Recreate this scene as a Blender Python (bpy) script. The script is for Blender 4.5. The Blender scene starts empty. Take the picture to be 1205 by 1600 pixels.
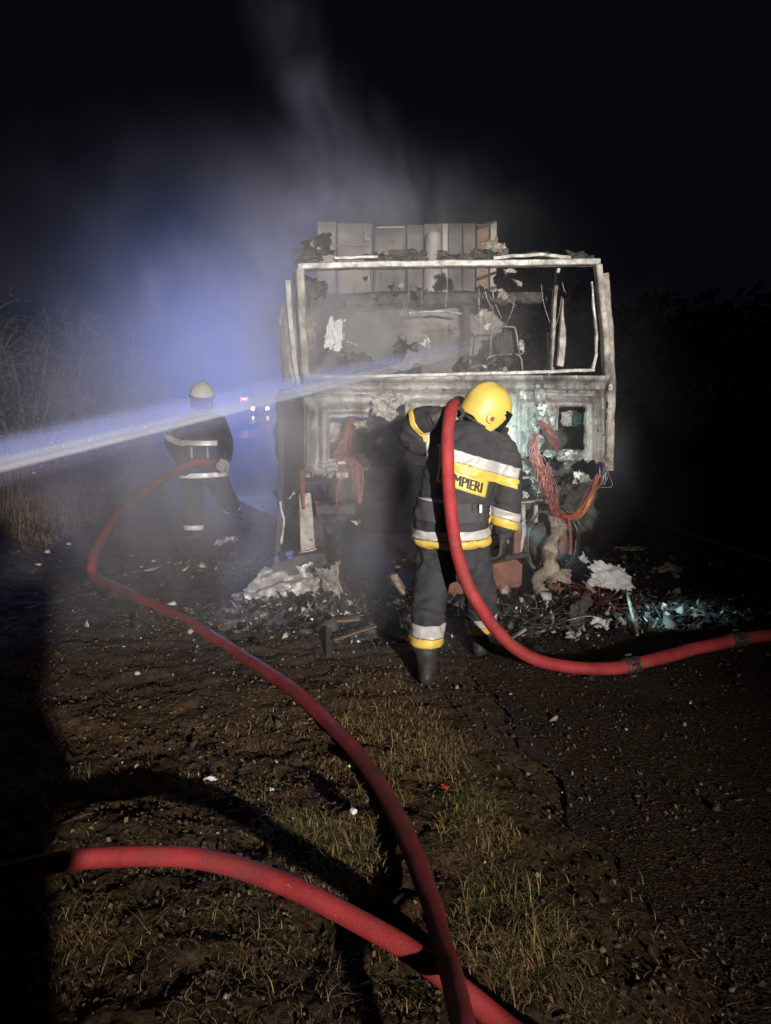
import bpy, bmesh, math, random
import numpy as np
from mathutils import Vector, Matrix, noise as mnoise
from mathutils.bvhtree import BVHTree

R = math.radians
rnd = random.Random(11)
sc = bpy.context.scene
COL = sc.collection

# ------------------------------------------------------------------ camera, world, lamps, exposure
CAM_H, FPX, CX, CY = 1.6, 1202.0, 602.5, 800.0
PITCH = math.atan((800 - 620) / FPX)
cam_d = bpy.data.cameras.new('camera')
cam_d.sensor_fit = 'VERTICAL'
cam_d.sensor_height = 24.0
cam_d.sensor_width = 24.0 * 1205 / 1600
cam_d.lens = 24.0 * FPX / 1600
cam_d.clip_start = 0.05
cam_d.clip_end = 900
cam = bpy.data.objects.new('camera', cam_d)
cam.location = (0, 0, CAM_H)
cam.rotation_euler = (math.pi / 2 - PITCH, 0, 0)
COL.objects.link(cam)
sc.camera = cam

w = bpy.data.worlds.new('World')
sc.world = w
w.use_nodes = True
bg = w.node_tree.nodes['Background']
bg.inputs['Color'].default_value = (0.5, 0.53, 1.0, 1)
bg.inputs['Strength'].default_value = 0.0034

def spot(name, loc, target, watts, color, size_deg, blend, radius):
    l = bpy.data.lights.new(name, 'SPOT')
    l.energy = watts
    l.color = color
    l.spot_size = R(size_deg)
    l.spot_blend = blend
    l.shadow_soft_size = radius
    o = bpy.data.objects.new(name, l)
    o.location = loc
    o.rotation_euler = (Vector(target) - Vector(loc)).to_track_quat('-Z', 'Y').to_euler()
    COL.objects.link(o)
    return o

P_LAMP = Vector((-3.98, 22.0, 2.9))
# the floodlight of the fire engine that stands behind the photographer
KEY = Vector((3.2, -7.5, 3.0))
spot('floodlight', KEY, (-1.2, 6.4, 2.75), 17500, (1.0, 0.925, 0.845), 39, 1.0, 0.09)

# unseen lamp added down the road to backlight the smoke, cold and bluish
hg = spot('smoke_backlight', P_LAMP, (-1.75, 9.0, 1.95), 7600, (0.32, 0.41, 1.0), 32, 1.0, 0.15)

sc.render.engine = 'CYCLES'
cy = sc.cycles
cy.max_bounces = 6
cy.diffuse_bounces = 2
cy.glossy_bounces = 3
cy.transmission_bounces = 4
cy.transparent_max_bounces = 24
cy.volume_bounces = 1
cy.volume_step_rate = 2.0
cy.volume_max_steps = 160
cy.use_denoising = True
cy.sample_clamp_indirect = 4.0
cy.caustics_reflective = False
cy.caustics_refractive = False
sc.view_settings.view_transform = 'Standard'
sc.view_settings.look = 'None'
sc.view_settings.exposure = 0.0
sc.view_settings.gamma = 1.0
sc.view_settings.use_curve_mapping = False

# ------------------------------------------------------------------ measuring the place
RGT = Vector((1, 0, 0))
FWD = Vector((0, math.cos(PITCH), -math.sin(PITCH)))
UPV = Vector((0, math.sin(PITCH), math.cos(PITCH)))
EYE = Vector((0, 0, CAM_H))

def ray(px, py):
    return FWD + RGT * ((px - CX) / FPX) - UPV * ((py - CY) / FPX)

def P(px, py, y):
    """the place seen at a pixel, at distance y along the ground"""
    d = ray(px, py)
    return EYE + d * (y / d.y)

def G(px, py, z=0.0):
    """the place on the ground seen at a pixel"""
    d = ray(px, py)
    return EYE + d * ((z - CAM_H) / d.z)

# ------------------------------------------------------------------ helpers
def tag(o, label=None, cat=None, group=None, kind=None):
    if label: o['label'] = label
    if cat: o['category'] = cat
    if group: o['group'] = group
    if kind: o['kind'] = kind
    return o

def thing(name, label, cat, loc=(0, 0, 0), rotz=0.0, group=None):
    o = bpy.data.objects.new(name, None)
    o.empty_display_size = 0.2
    o.location = loc
    o.rotation_euler = (0, 0, rotz)
    COL.objects.link(o)
    return tag(o, label, cat, group)

def lerp(a, b, t):
    return a + (b - a) * t

def catmull(pts, n):
    pts = [Vector(p) for p in pts]
    if len(pts) == 2:
        return [pts[0].lerp(pts[1], i / n) for i in range(n + 1)]
    ext = [pts[0] * 2 - pts[1]] + pts + [pts[-1] * 2 - pts[-2]]
    out = []
    for i in range(len(pts) - 1):
        p0, p1, p2, p3 = ext[i:i + 4]
        for k in range(n):
            t = k / n
            out.append(0.5 * ((2 * p1) + (p2 - p0) * t + (2 * p0 - 5 * p1 + 4 * p2 - p3) * t * t + (3 * p1 - p0 - 3 * p2 + p3) * t ** 3))
    out.append(pts[-1])
    return out

def spread(vals, n):
    """values at the catmull points (linear between the given ones)"""
    out = []
    lp = lambda a, b, t: tuple(lerp(p, q, t) for p, q in zip(a, b)) if hasattr(a, '__len__') else lerp(a, b, t)
    vals = [v for v in vals]
    if any(hasattr(v, '__len__') for v in vals): vals = [v if hasattr(v, '__len__') else (v, v) for v in vals]
    for i in range(len(vals) - 1):
        for k in range(n):
            out.append(lp(vals[i], vals[i + 1], k / n))
    out.append(vals[-1])
    return out

class MB:
    def __init__(self):
        self.v, self.f, self.c = [], [], []

    def add(self, vs, fs):
        k = len(self.v)
        self.v += [tuple(p) for p in vs]
        self.f += [tuple(i + k for i in q) for q in fs]
        return k

    def box(self, c, s, rot=None):
        c = Vector(c)
        vs = []
        for x in (-1, 1):
            for y in (-1, 1):
                for z in (-1, 1):
                    p = Vector((x * s[0] / 2, y * s[1] / 2, z * s[2] / 2))
                    if rot is not None: p = rot @ p
                    vs.append(c + p)
        self.add(vs, [(0, 1, 3, 2), (4, 6, 7, 5), (0, 4, 5, 1), (2, 3, 7, 6), (0, 2, 6, 4), (1, 5, 7, 3)])

    def tube(self, path, radii, seg=10, caps=True, flat=1.0, flat_axis=None, round_caps=False):
        path = [Vector(p) for p in path]
        n = len(path)
        if not hasattr(radii, '__len__'): radii = [radii] * n
        if round_caps:
            d0 = (path[0] - path[1]).normalized()
            d1 = (path[-1] - path[-2]).normalized()
            r0, r1 = radii[0], radii[-1]
            mn = lambda r: min(r) if hasattr(r, '__len__') else r
            sc_ = lambda r, c: tuple(q * c for q in r) if hasattr(r, '__len__') else r * c
            pre = [(path[0] + d0 * mn(r0) * s, sc_(r0, c)) for s, c in ((0.92, 0.38), (0.7, 0.7), (0.38, 0.92))]
            post = [(path[-1] + d1 * mn(r1) * s, sc_(r1, c)) for s, c in ((0.38, 0.92), (0.7, 0.7), (0.92, 0.38))]
            path = [p for p, _ in pre] + path + [p for p, _ in post]
            radii = [r for _, r in pre] + list(radii) + [r for _, r in post]
            n = len(path)
        t = (path[1] - path[0]).normalized()
        ref = Vector(flat_axis) if flat_axis is not None else (Vector((0, 0, 1)) if abs(t.z) < 0.9 else Vector((1, 0, 0)))
        a = (ref - t * ref.dot(t)).normalized()
        k0 = len(self.v)
        for i, p in enumerate(path):
            if i == 0: t = path[1] - path[0]
            elif i == n - 1: t = path[-1] - path[-2]
            else: t = path[i + 1] - path[i - 1]
            if t.length < 1e-9: t = Vector((0, 0, 1))
            t.normalize()
            if flat_axis is not None:
                a = Vector(flat_axis)
            a = a - t * a.dot(t)
            if a.length < 1e-6: a = t.orthogonal()
            a.normalize()
            b = t.cross(a)
            r = radii[i]
            ra, rb = (r if hasattr(r, '__len__') else (r * flat, r))
            for j in range(seg):
                th = 2 * math.pi * j / seg
                q = p + a * (math.cos(th) * ra) + b * (math.sin(th) * rb)
                self.v.append((q.x, q.y, q.z))
        for i in range(n - 1):
            for j in range(seg):
                j2 = (j + 1) % seg
                self.f.append((k0 + i * seg + j, k0 + i * seg + j2, k0 + (i + 1) * seg + j2, k0 + (i + 1) * seg + j))
        if caps:
            self.f.append(tuple(k0 + j for j in reversed(range(seg))))
            self.f.append(tuple(k0 + (n - 1) * seg + j for j in range(seg)))

    def ball(self, c, r, seg=12, rings=8, rot=None):
        c = Vector(c)
        if not hasattr(r, '__len__'): r = (r, r, r)
        vs, fs = [], []
        for i in range(rings + 1):
            ph = math.pi * i / rings
            for j in range(seg):
                th = 2 * math.pi * j / seg
                p = Vector((math.sin(ph) * math.cos(th) * r[0], math.sin(ph) * math.sin(th) * r[1], math.cos(ph) * r[2]))
                if rot is not None: p = rot @ p
                vs.append(c + p)
        for i in range(rings):
            for j in range(seg):
                j2 = (j + 1) % seg
                fs.append((i * seg + j, (i + 1) * seg + j, (i + 1) * seg + j2, i * seg + j2))
        self.add(vs, fs)

    def bar(self, path, wd, jit=0.0, step=0.03, seed=0.0, up=None):
        """a bar of rectangular section (wide, deep) with chamfered corners along a polyline, a little warped"""
        pts = []
        path = [Vector(p) for p in path]
        for i in range(len(path) - 1):
            m = max(1, int((path[i + 1] - path[i]).length / step))
            for k in range(m): pts.append(path[i].lerp(path[i + 1], k / m))
        pts.append(path[-1])
        hw, hd = wd[0] / 2, wd[1] / 2
        ch = 0.28 * min(hw, hd)
        prof = [(hw - ch, -hd), (hw, -hd + ch), (hw, hd - ch), (hw - ch, hd), (-hw + ch, hd), (-hw, hd - ch), (-hw, -hd + ch), (-hw + ch, -hd)]
        n, k0 = len(pts), len(self.v)
        upv = Vector(up) if up is not None else Vector((0, 1, 0))
        for i, p in enumerate(pts):
            t = (pts[min(i + 1, n - 1)] - pts[max(i - 1, 0)]).normalized()
            d = upv - t * upv.dot(t)
            d = d.normalized() if d.length > 1e-4 else t.orthogonal().normalized()
            s = t.cross(d)
            for (a, b) in prof:
                q = p + s * a + d * b
                if jit:
                    q = q + mnoise.noise_vector(q * 7 + Vector((seed, 0, 0))) * jit + mnoise.noise_vector(q * 31 + Vector((0, seed, 0))) * jit * 0.55
                self.v.append((q.x, q.y, q.z))
        m = len(prof)
        for i in range(n - 1):
            for j in range(m):
                j2 = (j + 1) % m
                self.f.append((k0 + i * m + j, k0 + i * m + j2, k0 + (i + 1) * m + j2, k0 + (i + 1) * m + j))
        self.f.append(tuple(k0 + j for j in reversed(range(m))))
        self.f.append(tuple(k0 + (n - 1) * m + j for j in range(m)))

    def mesh(self, name):
        me = bpy.data.meshes.new(name)
        me.from_pydata(self.v, [], self.f)
        me.validate()
        bm = bmesh.new()
        bm.from_mesh(me)
        bmesh.ops.recalc_face_normals(bm, faces=bm.faces)
        bm.to_mesh(me)
        bm.free()
        return me

    def build(self, name, mat, parent=None, smooth=True, angle=35):
        return link(name, self.mesh(name), mat, parent, smooth, angle)

def link(name, me, mat, parent=None, smooth=True, angle=35):
    o = bpy.data.objects.new(name, me)
    if mat is not None:
        me.materials.clear()
        me.materials.append(mat)
    COL.objects.link(o)
    if parent is not None: o.parent = parent
    if smooth:
        me.polygons.foreach_set('use_smooth', [True] * len(me.polygons))
        if angle < 180:
            me.set_sharp_from_angle(angle=R(angle))
    return o

def solidify(o, t, offset=0):
    m = o.modifiers.new('thickness', 'SOLIDIFY')
    m.thickness = t
    m.offset = offset
    return o

# vectorised value noise
def vnoise(x, y, seed=0):
    xi = np.floor(x).astype(np.int64); yi = np.floor(y).astype(np.int64)
    xf = x - xi; yf = y - yi
    def h(a, b):
        n = (a * 374761393 + b * 668265263 + seed * 974711) & 0xffffffff
        n = ((n ^ (n >> 13)) * 1274126177) & 0xffffffff
        return ((n ^ (n >> 16)) & 0xffff) / 65535.0
    u = xf * xf * (3 - 2 * xf); v = yf * yf * (3 - 2 * yf)
    a = h(xi, yi); b = h(xi + 1, yi); c = h(xi, yi + 1); d = h(xi + 1, yi + 1)
    return (a * (1 - u) + b * u) * (1 - v) + (c * (1 - u) + d * u) * v * 1.0

def fbm(x, y, octs, seed=0, gain=0.5):
    s = np.zeros_like(x, dtype=float); a = 1.0; t = 0.0
    for o in range(octs):
        s += a * vnoise(x * 2 ** o, y * 2 ** o, seed + o * 17); t += a; a *= gain
    return s / t

# ------------------------------------------------------------------ materials
def newmat(name):
    m = bpy.data.materials.new(name)
    m.use_nodes = True
    nt = m.node_tree
    b = nt.nodes['Principled BSDF']
    return m, nt, b

def nd(nt, kind, **kw):
    n = nt.nodes.new(kind)
    for k, v in kw.items():
        if k.startswith('i_'):
            n.inputs[k[2:].replace('_', ' ')].default_value = v
        else:
            setattr(n, k, v)
    return n

def ramp(nt, fac, stops):
    r = nt.nodes.new('ShaderNodeValToRGB')
    cr = r.color_ramp
    while len(cr.elements) < len(stops): cr.elements.new(0.5)
    for e, (p, c) in zip(cr.elements, stops):
        e.position = p
        e.color = (*c, 1) if len(c) == 3 else c
    nt.links.new(fac, r.inputs['Fac'])
    return r.outputs['Color']

def coords(nt, kind='Object'):
    return nt.nodes.new('ShaderNodeTexCoord').outputs[kind]

def tex(nt, co, scale, detail=6, rough=0.6, stretch=None, distort=0.0):
    if stretch:
        mp = nt.nodes.new('ShaderNodeMapping')
        mp.inputs['Scale'].default_value = stretch
        nt.links.new(co, mp.inputs['Vector'])
        co = mp.outputs['Vector']
    n = nt.nodes.new('ShaderNodeTexNoise')
    n.inputs['Scale'].default_value = scale
    n.inputs['Detail'].default_value = detail
    n.inputs['Roughness'].default_value = rough
    n.inputs['Distortion'].default_value = distort
    nt.links.new(co, n.inputs['Vector'])
    return n.outputs['Fac']

def mixc(nt, fac, a, b, mode='MIX'):
    m = nt.nodes.new('ShaderNodeMix')
    m.data_type = 'RGBA'
    m.blend_type = mode
    for s, v in (('Factor', fac), ('A', a), ('B', b)):
        sock = [i for i in m.inputs if i.name == s and (i.type == 'RGBA' or s == 'Factor')][0]
        if hasattr(v, 'is_linked'): nt.links.new(v, sock)
        elif s == 'Factor': sock.default_value = v
        else: sock.default_value = (*v, 1)
    return [o for o in m.outputs if o.type == 'RGBA'][0]

def bump(nt, b, h, strength, dist=0.01):
    n = nt.nodes.new('ShaderNodeBump')
    n.inputs['Strength'].default_value = strength
    n.inputs['Distance'].default_value = dist
    nt.links.new(h, n.inputs['Height'])
    nt.links.new(n.outputs['Normal'], b.inputs['Normal'])

def noisy(name, cols, scale=8, rough=(0.5, 0.8), metal=0.0, bump_s=0.4, bump_scale=40, detail=8, stretch=None, spots=None, dist=0.01, spec=0.5):
    """a material whose colour wanders between the given stops; optional (colour, scale, low, high) blotches"""
    m, nt, b = newmat(name)
    co = coords(nt)
    n1 = tex(nt, co, scale, detail, 0.62, stretch)
    k = len(cols)
    c = ramp(nt, n1, [(0.3 + 0.4 * i / max(1, k - 1), col) for i, col in enumerate(cols)])
    for s in (spots or []):
        f = ramp(nt, tex(nt, co, s[1], 7, 0.65, s[4] if len(s) > 4 else None), [(s[2], (0, 0, 0)), (s[3], (1, 1, 1))])
        c = mixc(nt, f, c, s[0])
    nt.links.new(c, b.inputs['Base Color'])
    rr = ramp(nt, tex(nt, co, scale * 2.3, 4), [(0.3, (rough[0],) * 3), (0.7, (rough[1],) * 3)])
    nt.links.new(rr, b.inputs['Roughness'])
    b.inputs['Metallic'].default_value = metal
    b.inputs['Specular IOR Level'].default_value = spec
    if bump_s: bump(nt, b, tex(nt, co, bump_scale, 6, 0.65), bump_s, dist)
    return m

M = {}
M['ash'] = noisy('burnt pale metal', [(0.10, 0.09, 0.08), (0.30, 0.27, 0.24), (0.50, 0.46, 0.41)], 7, (0.35, 0.75), 0.25, 0.7, 34,
                 spots=[((0.045, 0.042, 0.042), 3.2, 0.52, 0.66), ((0.24, 0.12, 0.07), 9, 0.60, 0.74), ((0.03, 0.03, 0.032), 15, 0.60, 0.70)], dist=0.012)
M['ashlight'] = noisy('bare scorched aluminium', [(0.12, 0.115, 0.11), (0.31, 0.30, 0.285), (0.50, 0.48, 0.455)], 11, (0.3, 0.65), 0.25, 0.6, 46,
                      spots=[((0.09, 0.08, 0.075), 6, 0.60, 0.76), ((0.27, 0.18, 0.12), 13, 0.64, 0.78)], dist=0.008)
M['panel'] = noisy('burnt front panel', [(0.11, 0.105, 0.10), (0.27, 0.26, 0.25), (0.42, 0.41, 0.395)], 4.5, (0.35, 0.7), 0.25, 0.8, 40,
                   spots=[((0.045, 0.043, 0.043), 3.2, 0.50, 0.66, (1, 1, 0.5)), ((0.24, 0.15, 0.10), 7, 0.56, 0.74, (1.6, 1, 0.5)), ((0.55, 0.52, 0.48), 11, 0.58, 0.70, (1, 1, 0.6)), ((0.02, 0.02, 0.022), 22, 0.58, 0.66)], dist=0.01)
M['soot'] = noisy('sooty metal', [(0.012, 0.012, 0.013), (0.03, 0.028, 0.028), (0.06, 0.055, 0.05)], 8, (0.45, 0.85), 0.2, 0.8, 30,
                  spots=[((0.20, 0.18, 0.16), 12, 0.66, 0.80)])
M['char'] = noisy('charred heap', [(0.008, 0.008, 0.008), (0.025, 0.022, 0.02), (0.07, 0.06, 0.052)], 14, (0.35, 0.9), 0.0, 1.0, 60,
                  spots=[((0.30, 0.27, 0.24), 21, 0.64, 0.76)])
M['ashheap'] = noisy('ash and char', [(0.012, 0.011, 0.011), (0.05, 0.046, 0.043), (0.16, 0.15, 0.14)], 7, (0.6, 0.95), 0.0, 1.0, 70,
                   spots=[((0.36, 0.34, 0.32), 5, 0.60, 0.72), ((0.010, 0.010, 0.010), 13, 0.54, 0.64)], dist=0.015)
M['rust'] = noisy('rusty steel', [(0.09, 0.035, 0.022), (0.17, 0.07, 0.045), (0.22, 0.10, 0.065)], 7, (0.6, 0.9), 0.1, 0.6, 40,
                  spots=[((0.03, 0.02, 0.018), 5, 0.58, 0.75)])
M['wire'] = noisy('bare copper wire', [(0.12, 0.03, 0.027), (0.28, 0.075, 0.065), (0.40, 0.17, 0.14)], 30, (0.35, 0.6), 0.35, 0.2, 90)
M['wireorange'] = noisy('bright copper wire', [(0.30, 0.075, 0.028), (0.46, 0.14, 0.05)], 24, (0.3, 0.5), 0.4, 0.2, 90)
M['steelwire'] = noisy('bare steel wire', [(0.10, 0.09, 0.085), (0.24, 0.21, 0.19)], 24, (0.3, 0.6), 0.6, 0.2, 90)
M['crust'] = noisy('ash crust', [(0.12, 0.09, 0.065), (0.30, 0.24, 0.18), (0.46, 0.39, 0.31)], 11, (0.7, 0.95), 0.0, 1.0, 40,
                   spots=[((0.03, 0.027, 0.024), 9, 0.58, 0.70)], dist=0.02)
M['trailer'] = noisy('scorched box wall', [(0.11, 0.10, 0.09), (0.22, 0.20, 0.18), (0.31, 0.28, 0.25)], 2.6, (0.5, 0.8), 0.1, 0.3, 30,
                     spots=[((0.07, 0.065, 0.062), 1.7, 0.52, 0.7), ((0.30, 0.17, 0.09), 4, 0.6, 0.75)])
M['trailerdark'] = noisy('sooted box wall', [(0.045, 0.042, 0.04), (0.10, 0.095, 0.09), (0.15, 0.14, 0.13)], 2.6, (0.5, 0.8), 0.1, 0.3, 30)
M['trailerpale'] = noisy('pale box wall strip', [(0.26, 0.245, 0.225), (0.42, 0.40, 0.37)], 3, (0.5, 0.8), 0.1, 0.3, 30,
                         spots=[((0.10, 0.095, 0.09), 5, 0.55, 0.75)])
M['ochre'] = noisy('ochre scorched wall edge', [(0.13, 0.075, 0.05), (0.24, 0.155, 0.11)], 6, (0.5, 0.8), 0.1, 0.4, 30)
M['cloth'] = noisy('dark turnout cloth', [(0.020, 0.020, 0.024), (0.032, 0.032, 0.037), (0.045, 0.044, 0.048)], 6, (0.75, 0.95), 0.0, 0.5, 260, spec=0.25, dist=0.002)
M['clothlight'] = noisy('worn turnout cloth', [(0.04, 0.04, 0.046), (0.062, 0.062, 0.068)], 6, (0.75, 0.95), 0.0, 0.5, 260, spec=0.25, dist=0.002)
M['silver'] = noisy('silver tape', [(0.34, 0.325, 0.32), (0.43, 0.415, 0.41)], 14, (0.35, 0.5), 0.1, 0.2, 120, spots=[((0.30, 0.28, 0.27), 18, 0.62, 0.8)], dist=0.002)
M['silverbright'] = noisy('brightened silver tape', [(0.86, 0.85, 0.80), (0.92, 0.90, 0.86)], 14, (0.3, 0.45), 0.1, 0.2, 120, dist=0.002)  # raised pale: the colour stands in for lamplight the tape throws back
M['yellow'] = noisy('yellow tape', [(0.48, 0.33, 0.06), (0.58, 0.41, 0.08)], 12, (0.4, 0.55), 0.0, 0.2, 120, spots=[((0.45, 0.30, 0.05), 20, 0.62, 0.8)], dist=0.002)
M['ink'] = noisy('black print', [(0.012, 0.012, 0.012), (0.02, 0.02, 0.02)], 30, (0.6, 0.8), 0, 0, 10)
M['helmet'] = noisy('yellow helmet shell', [(0.46, 0.35, 0.07), (0.53, 0.41, 0.09)], 5, (0.34, 0.6), 0.0, 0.25, 60,
                    spots=[((0.30, 0.21, 0.03), 13, 0.66, 0.82)], dist=0.003)
M['helmetpale'] = noisy('pale yellow helmet shell', [(0.84, 0.80, 0.58), (0.90, 0.87, 0.68)], 5, (0.25, 0.45), 0.0, 0.1, 60, dist=0.003)
M['rubber'] = noisy('black rubber', [(0.012, 0.012, 0.012), (0.028, 0.026, 0.024)], 12, (0.5, 0.8), 0, 0.4, 80, dist=0.004, spots=[((0.10, 0.075, 0.05), 7, 0.62, 0.8)])
M['glove'] = noisy('dark leather glove', [(0.016, 0.015, 0.014), (0.035, 0.032, 0.03)], 16, (0.5, 0.8), 0, 0.5, 90, dist=0.004)
M['palehand'] = noisy('pale work glove', [(0.40, 0.32, 0.28), (0.52, 0.43, 0.38)], 16, (0.6, 0.8), 0, 0.5, 90, dist=0.004)
M['visor'] = noisy('dark visor', [(0.012, 0.013, 0.016), (0.02, 0.02, 0.024)], 10, (0.12, 0.25), 0, 0, 10)
M['skin'] = noisy('skin', [(0.36, 0.21, 0.15), (0.44, 0.27, 0.20)], 12, (0.45, 0.6), 0, 0.2, 120, dist=0.002)
M['hose'] = noisy('red hose jacket', [(0.17, 0.014, 0.016), (0.27, 0.024, 0.027), (0.33, 0.036, 0.038)], 6, (0.55, 0.8), 0.0, 0.8, 150,
                  spots=[((0.14, 0.03, 0.028), 4, 0.50, 0.70), ((0.13, 0.075, 0.055), 18, 0.58, 0.72), ((0.42, 0.16, 0.14), 33, 0.66, 0.74)], dist=0.004, spec=0.3)
M['hosedirty'] = noisy('muddy red hose jacket', [(0.11, 0.013, 0.015), (0.19, 0.020, 0.022), (0.24, 0.031, 0.032)], 6, (0.6, 0.85), 0.0, 0.8, 150,
                  spots=[((0.075, 0.03, 0.025), 4, 0.46, 0.68), ((0.12, 0.075, 0.055), 18, 0.56, 0.72)], dist=0.004, spec=0.3)
M['coupling'] = noisy('worn coupling', [(0.05, 0.045, 0.04), (0.15, 0.13, 0.11)], 30, (0.3, 0.6), 0.6, 0.3, 90, dist=0.003)
M['timber'] = noisy('scorched wood strip', [(0.035, 0.022, 0.015), (0.15, 0.09, 0.055)], 5, (0.6, 0.9), 0, 0.7, 40, stretch=(1, 9, 9))
M['whiteplastic'] = noisy('molten pale sheet', [(0.42, 0.43, 0.45), (0.62, 0.62, 0.63), (0.70, 0.69, 0.68)], 8, (0.4, 0.7), 0, 0.8, 38, spots=[((0.08, 0.075, 0.07), 7, 0.58, 0.72)], dist=0.012)
M['paper'] = noisy('grubby wrapper', [(0.55, 0.53, 0.50), (0.72, 0.70, 0.66)], 30, (0.4, 0.7), 0, 0.4, 60)
M['blueprint'] = noisy('blue wrapper print', [(0.05, 0.10, 0.50), (0.10, 0.17, 0.62)], 30, (0.4, 0.7), 0, 0.3, 60)
M['redplastic'] = noisy('red plastic scrap', [(0.42, 0.035, 0.03), (0.55, 0.06, 0.05)], 30, (0.4, 0.7), 0, 0.3, 60)
M['bark'] = noisy('grey bark', [(0.06, 0.05, 0.04), (0.16, 0.14, 0.12)], 20, (0.7, 0.95), 0, 0.8, 60, stretch=(3, 3, 0.6))
M['carpaint'] = noisy('dark car paint', [(0.02, 0.02, 0.025), (0.03, 0.03, 0.036)], 3, (0.25, 0.4), 0.2, 0, 10)

def emit(name, col, s):
    m, nt, b = newmat(name)
    b.inputs['Base Color'].default_value = (*col, 1)
    b.inputs['Emission Color'].default_value = (*col, 1)
    b.inputs['Emission Strength'].default_value = s
    return m
M['lampwhite'] = emit('lit headlamp', (1.0, 0.74, 0.42), 90)
M['lampred'] = emit('lit red lamp', (1.0, 0.04, 0.05), 16)
M['lampwarm'] = emit('warm headlamp glass', (1.0, 0.55, 0.22), 4)
M['lampcool'] = emit('lit torch lens', (0.65, 1.0, 0.95), 2.0)

def glassy(name, col, rough, alpha):
    m, nt, b = newmat(name)
    b.inputs['Base Color'].default_value = (*col, 1)
    b.inputs['Roughness'].default_value = rough
    b.inputs['Transmission Weight'].default_value = alpha
    b.inputs['IOR'].default_value = 1.12
    return m
M['bottle'] = glassy('clear bottle plastic', (0.97, 0.99, 0.98), 0.08, 1.0)

def leafmat(name, attr='tint'):
    m, nt, b = newmat(name)
    a = nt.nodes.new('ShaderNodeAttribute')
    a.attribute_name = attr
    nt.links.new(a.outputs['Color'], b.inputs['Base Color'])
    b.inputs['Roughness'].default_value = 0.8
    b.inputs['Specular IOR Level'].default_value = 0.12
    return m
M['blades'] = leafmat('plant blades')
M['stones'] = leafmat('small stones')

def tinted(name, verts, faces, tints, mat, parent=None, smooth=False):
    """mesh with a colour per face (numpy arrays)"""
    me = bpy.data.meshes.new(name)
    verts = np.asarray(verts, dtype=np.float32)
    faces = np.asarray(faces, dtype=np.int32)
    k = faces.shape[1]
    me.vertices.add(len(verts)); me.vertices.foreach_set('co', verts.ravel())
    me.loops.add(faces.size); me.loops.foreach_set('vertex_index', faces.ravel())
    me.polygons.add(len(faces))
    me.polygons.foreach_set('loop_start', np.arange(0, faces.size, k, dtype=np.int32))
    me.update(calc_edges=True)
    at = me.attributes.new('tint', 'FLOAT_COLOR', 'FACE')
    t4 = np.ones((len(faces), 4), dtype=np.float32); t4[:, :3] = tints
    at.data.foreach_set('color', t4.ravel())
    return link(name, me, mat, parent, smooth, 180)

# ------------------------------------------------------------------ ground and road
ROADDIR = Vector((-0.157, 1, 0))
def x0(x, y):                      # sideways place measured along the road's own direction
    return x + 0.157 * y

def road_left(y):                  # ragged left edge of the tarmac, in x0
    return 1.15 - 2.6 * np.clip((y - 6.5) / 9.0, 0, 1) + 0.5 * (fbm(y * 0.9, y * 0 + 3.3, 4, 5) - 0.5) + 0.16 * (fbm(y * 6.0, y * 0 + 1.3, 3, 9) - 0.5)

def soil(x, y):
    s = road_left(y) - x0(x, y)                     # positive on the soil side
    s = s + (fbm(x * 3.1, y * 3.1, 3, 25) - 0.5) * 0.9
    k = np.clip(s / 1.6 + 0.35, 0, 1); k = k * k * (3 - 2 * k)
    k2 = np.clip(s / 0.8 + 0.5, 0, 1)
    lumps = (fbm(x * 1.1, y * 1.5, 3, 21) - 0.5) * 0.10
    clods = (fbm(x * 5.5, y * 7.5, 4, 31, 0.6) - 0.5) * 0.075
    fine = (fbm(x * 26, y * 30, 3, 41, 0.6) - 0.5) * 0.028
    ridge = (np.abs(fbm(x * 1.3 + 0.6 * y, y * 4.2, 3, 51) - 0.5)) * 0.10 * np.clip((y - 5.2) / 2, 0, 1)
    z = lumps + clods + fine + ridge * 0.8
    bank = np.clip((-1.9 - x0(x, y)) / 1.4, 0, 1)
    bank = bank * bank * (3 - 2 * bank) * 0.30 * np.clip((y - 4.5) / 2.5, 0, 1) * np.clip((24 - y) / 6, 0, 1)
    near = np.clip((y + 2.0) / 2.5, 0, 1)
    return (z * near + 0.012) * k + (-0.028) * (1 - k2) + bank

def gz(x, y):
    return float(max(soil(np.array([x]), np.array([y]))[0], 0.0))

def axis_vals(segs):
    out = []
    for a, b, s in segs:
        out.append(np.arange(a, b, s))
    return np.concatenate(out + [np.array([segs[-1][1]])])

def sheet(name, xs, ys, zf, mat, shear=0.0):
    X, Y = np.meshgrid(xs, ys)
    X = X + shear * Y
    Z = zf(X, Y)
    v = np.stack([X, Y, Z], -1).reshape(-1, 3).astype(np.float32)
    ny, nx = X.shape
    idx = np.arange(nx * ny).reshape(ny, nx)
    f = np.stack([idx[:-1, :-1], idx[:-1, 1:], idx[1:, 1:], idx[1:, :-1]], -1).reshape(-1, 4).astype(np.int32)
    me = bpy.data.meshes.new(name)
    me.vertices.add(len(v)); me.vertices.foreach_set('co', v.ravel())
    me.loops.add(f.size); me.loops.foreach_set('vertex_index', f.ravel())
    me.polygons.add(len(f)); me.polygons.foreach_set('loop_start', np.arange(0, f.size, 4, dtype=np.int32))
    me.update(calc_edges=True)
    return link(name, me, mat, None, True, 180)

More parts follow.
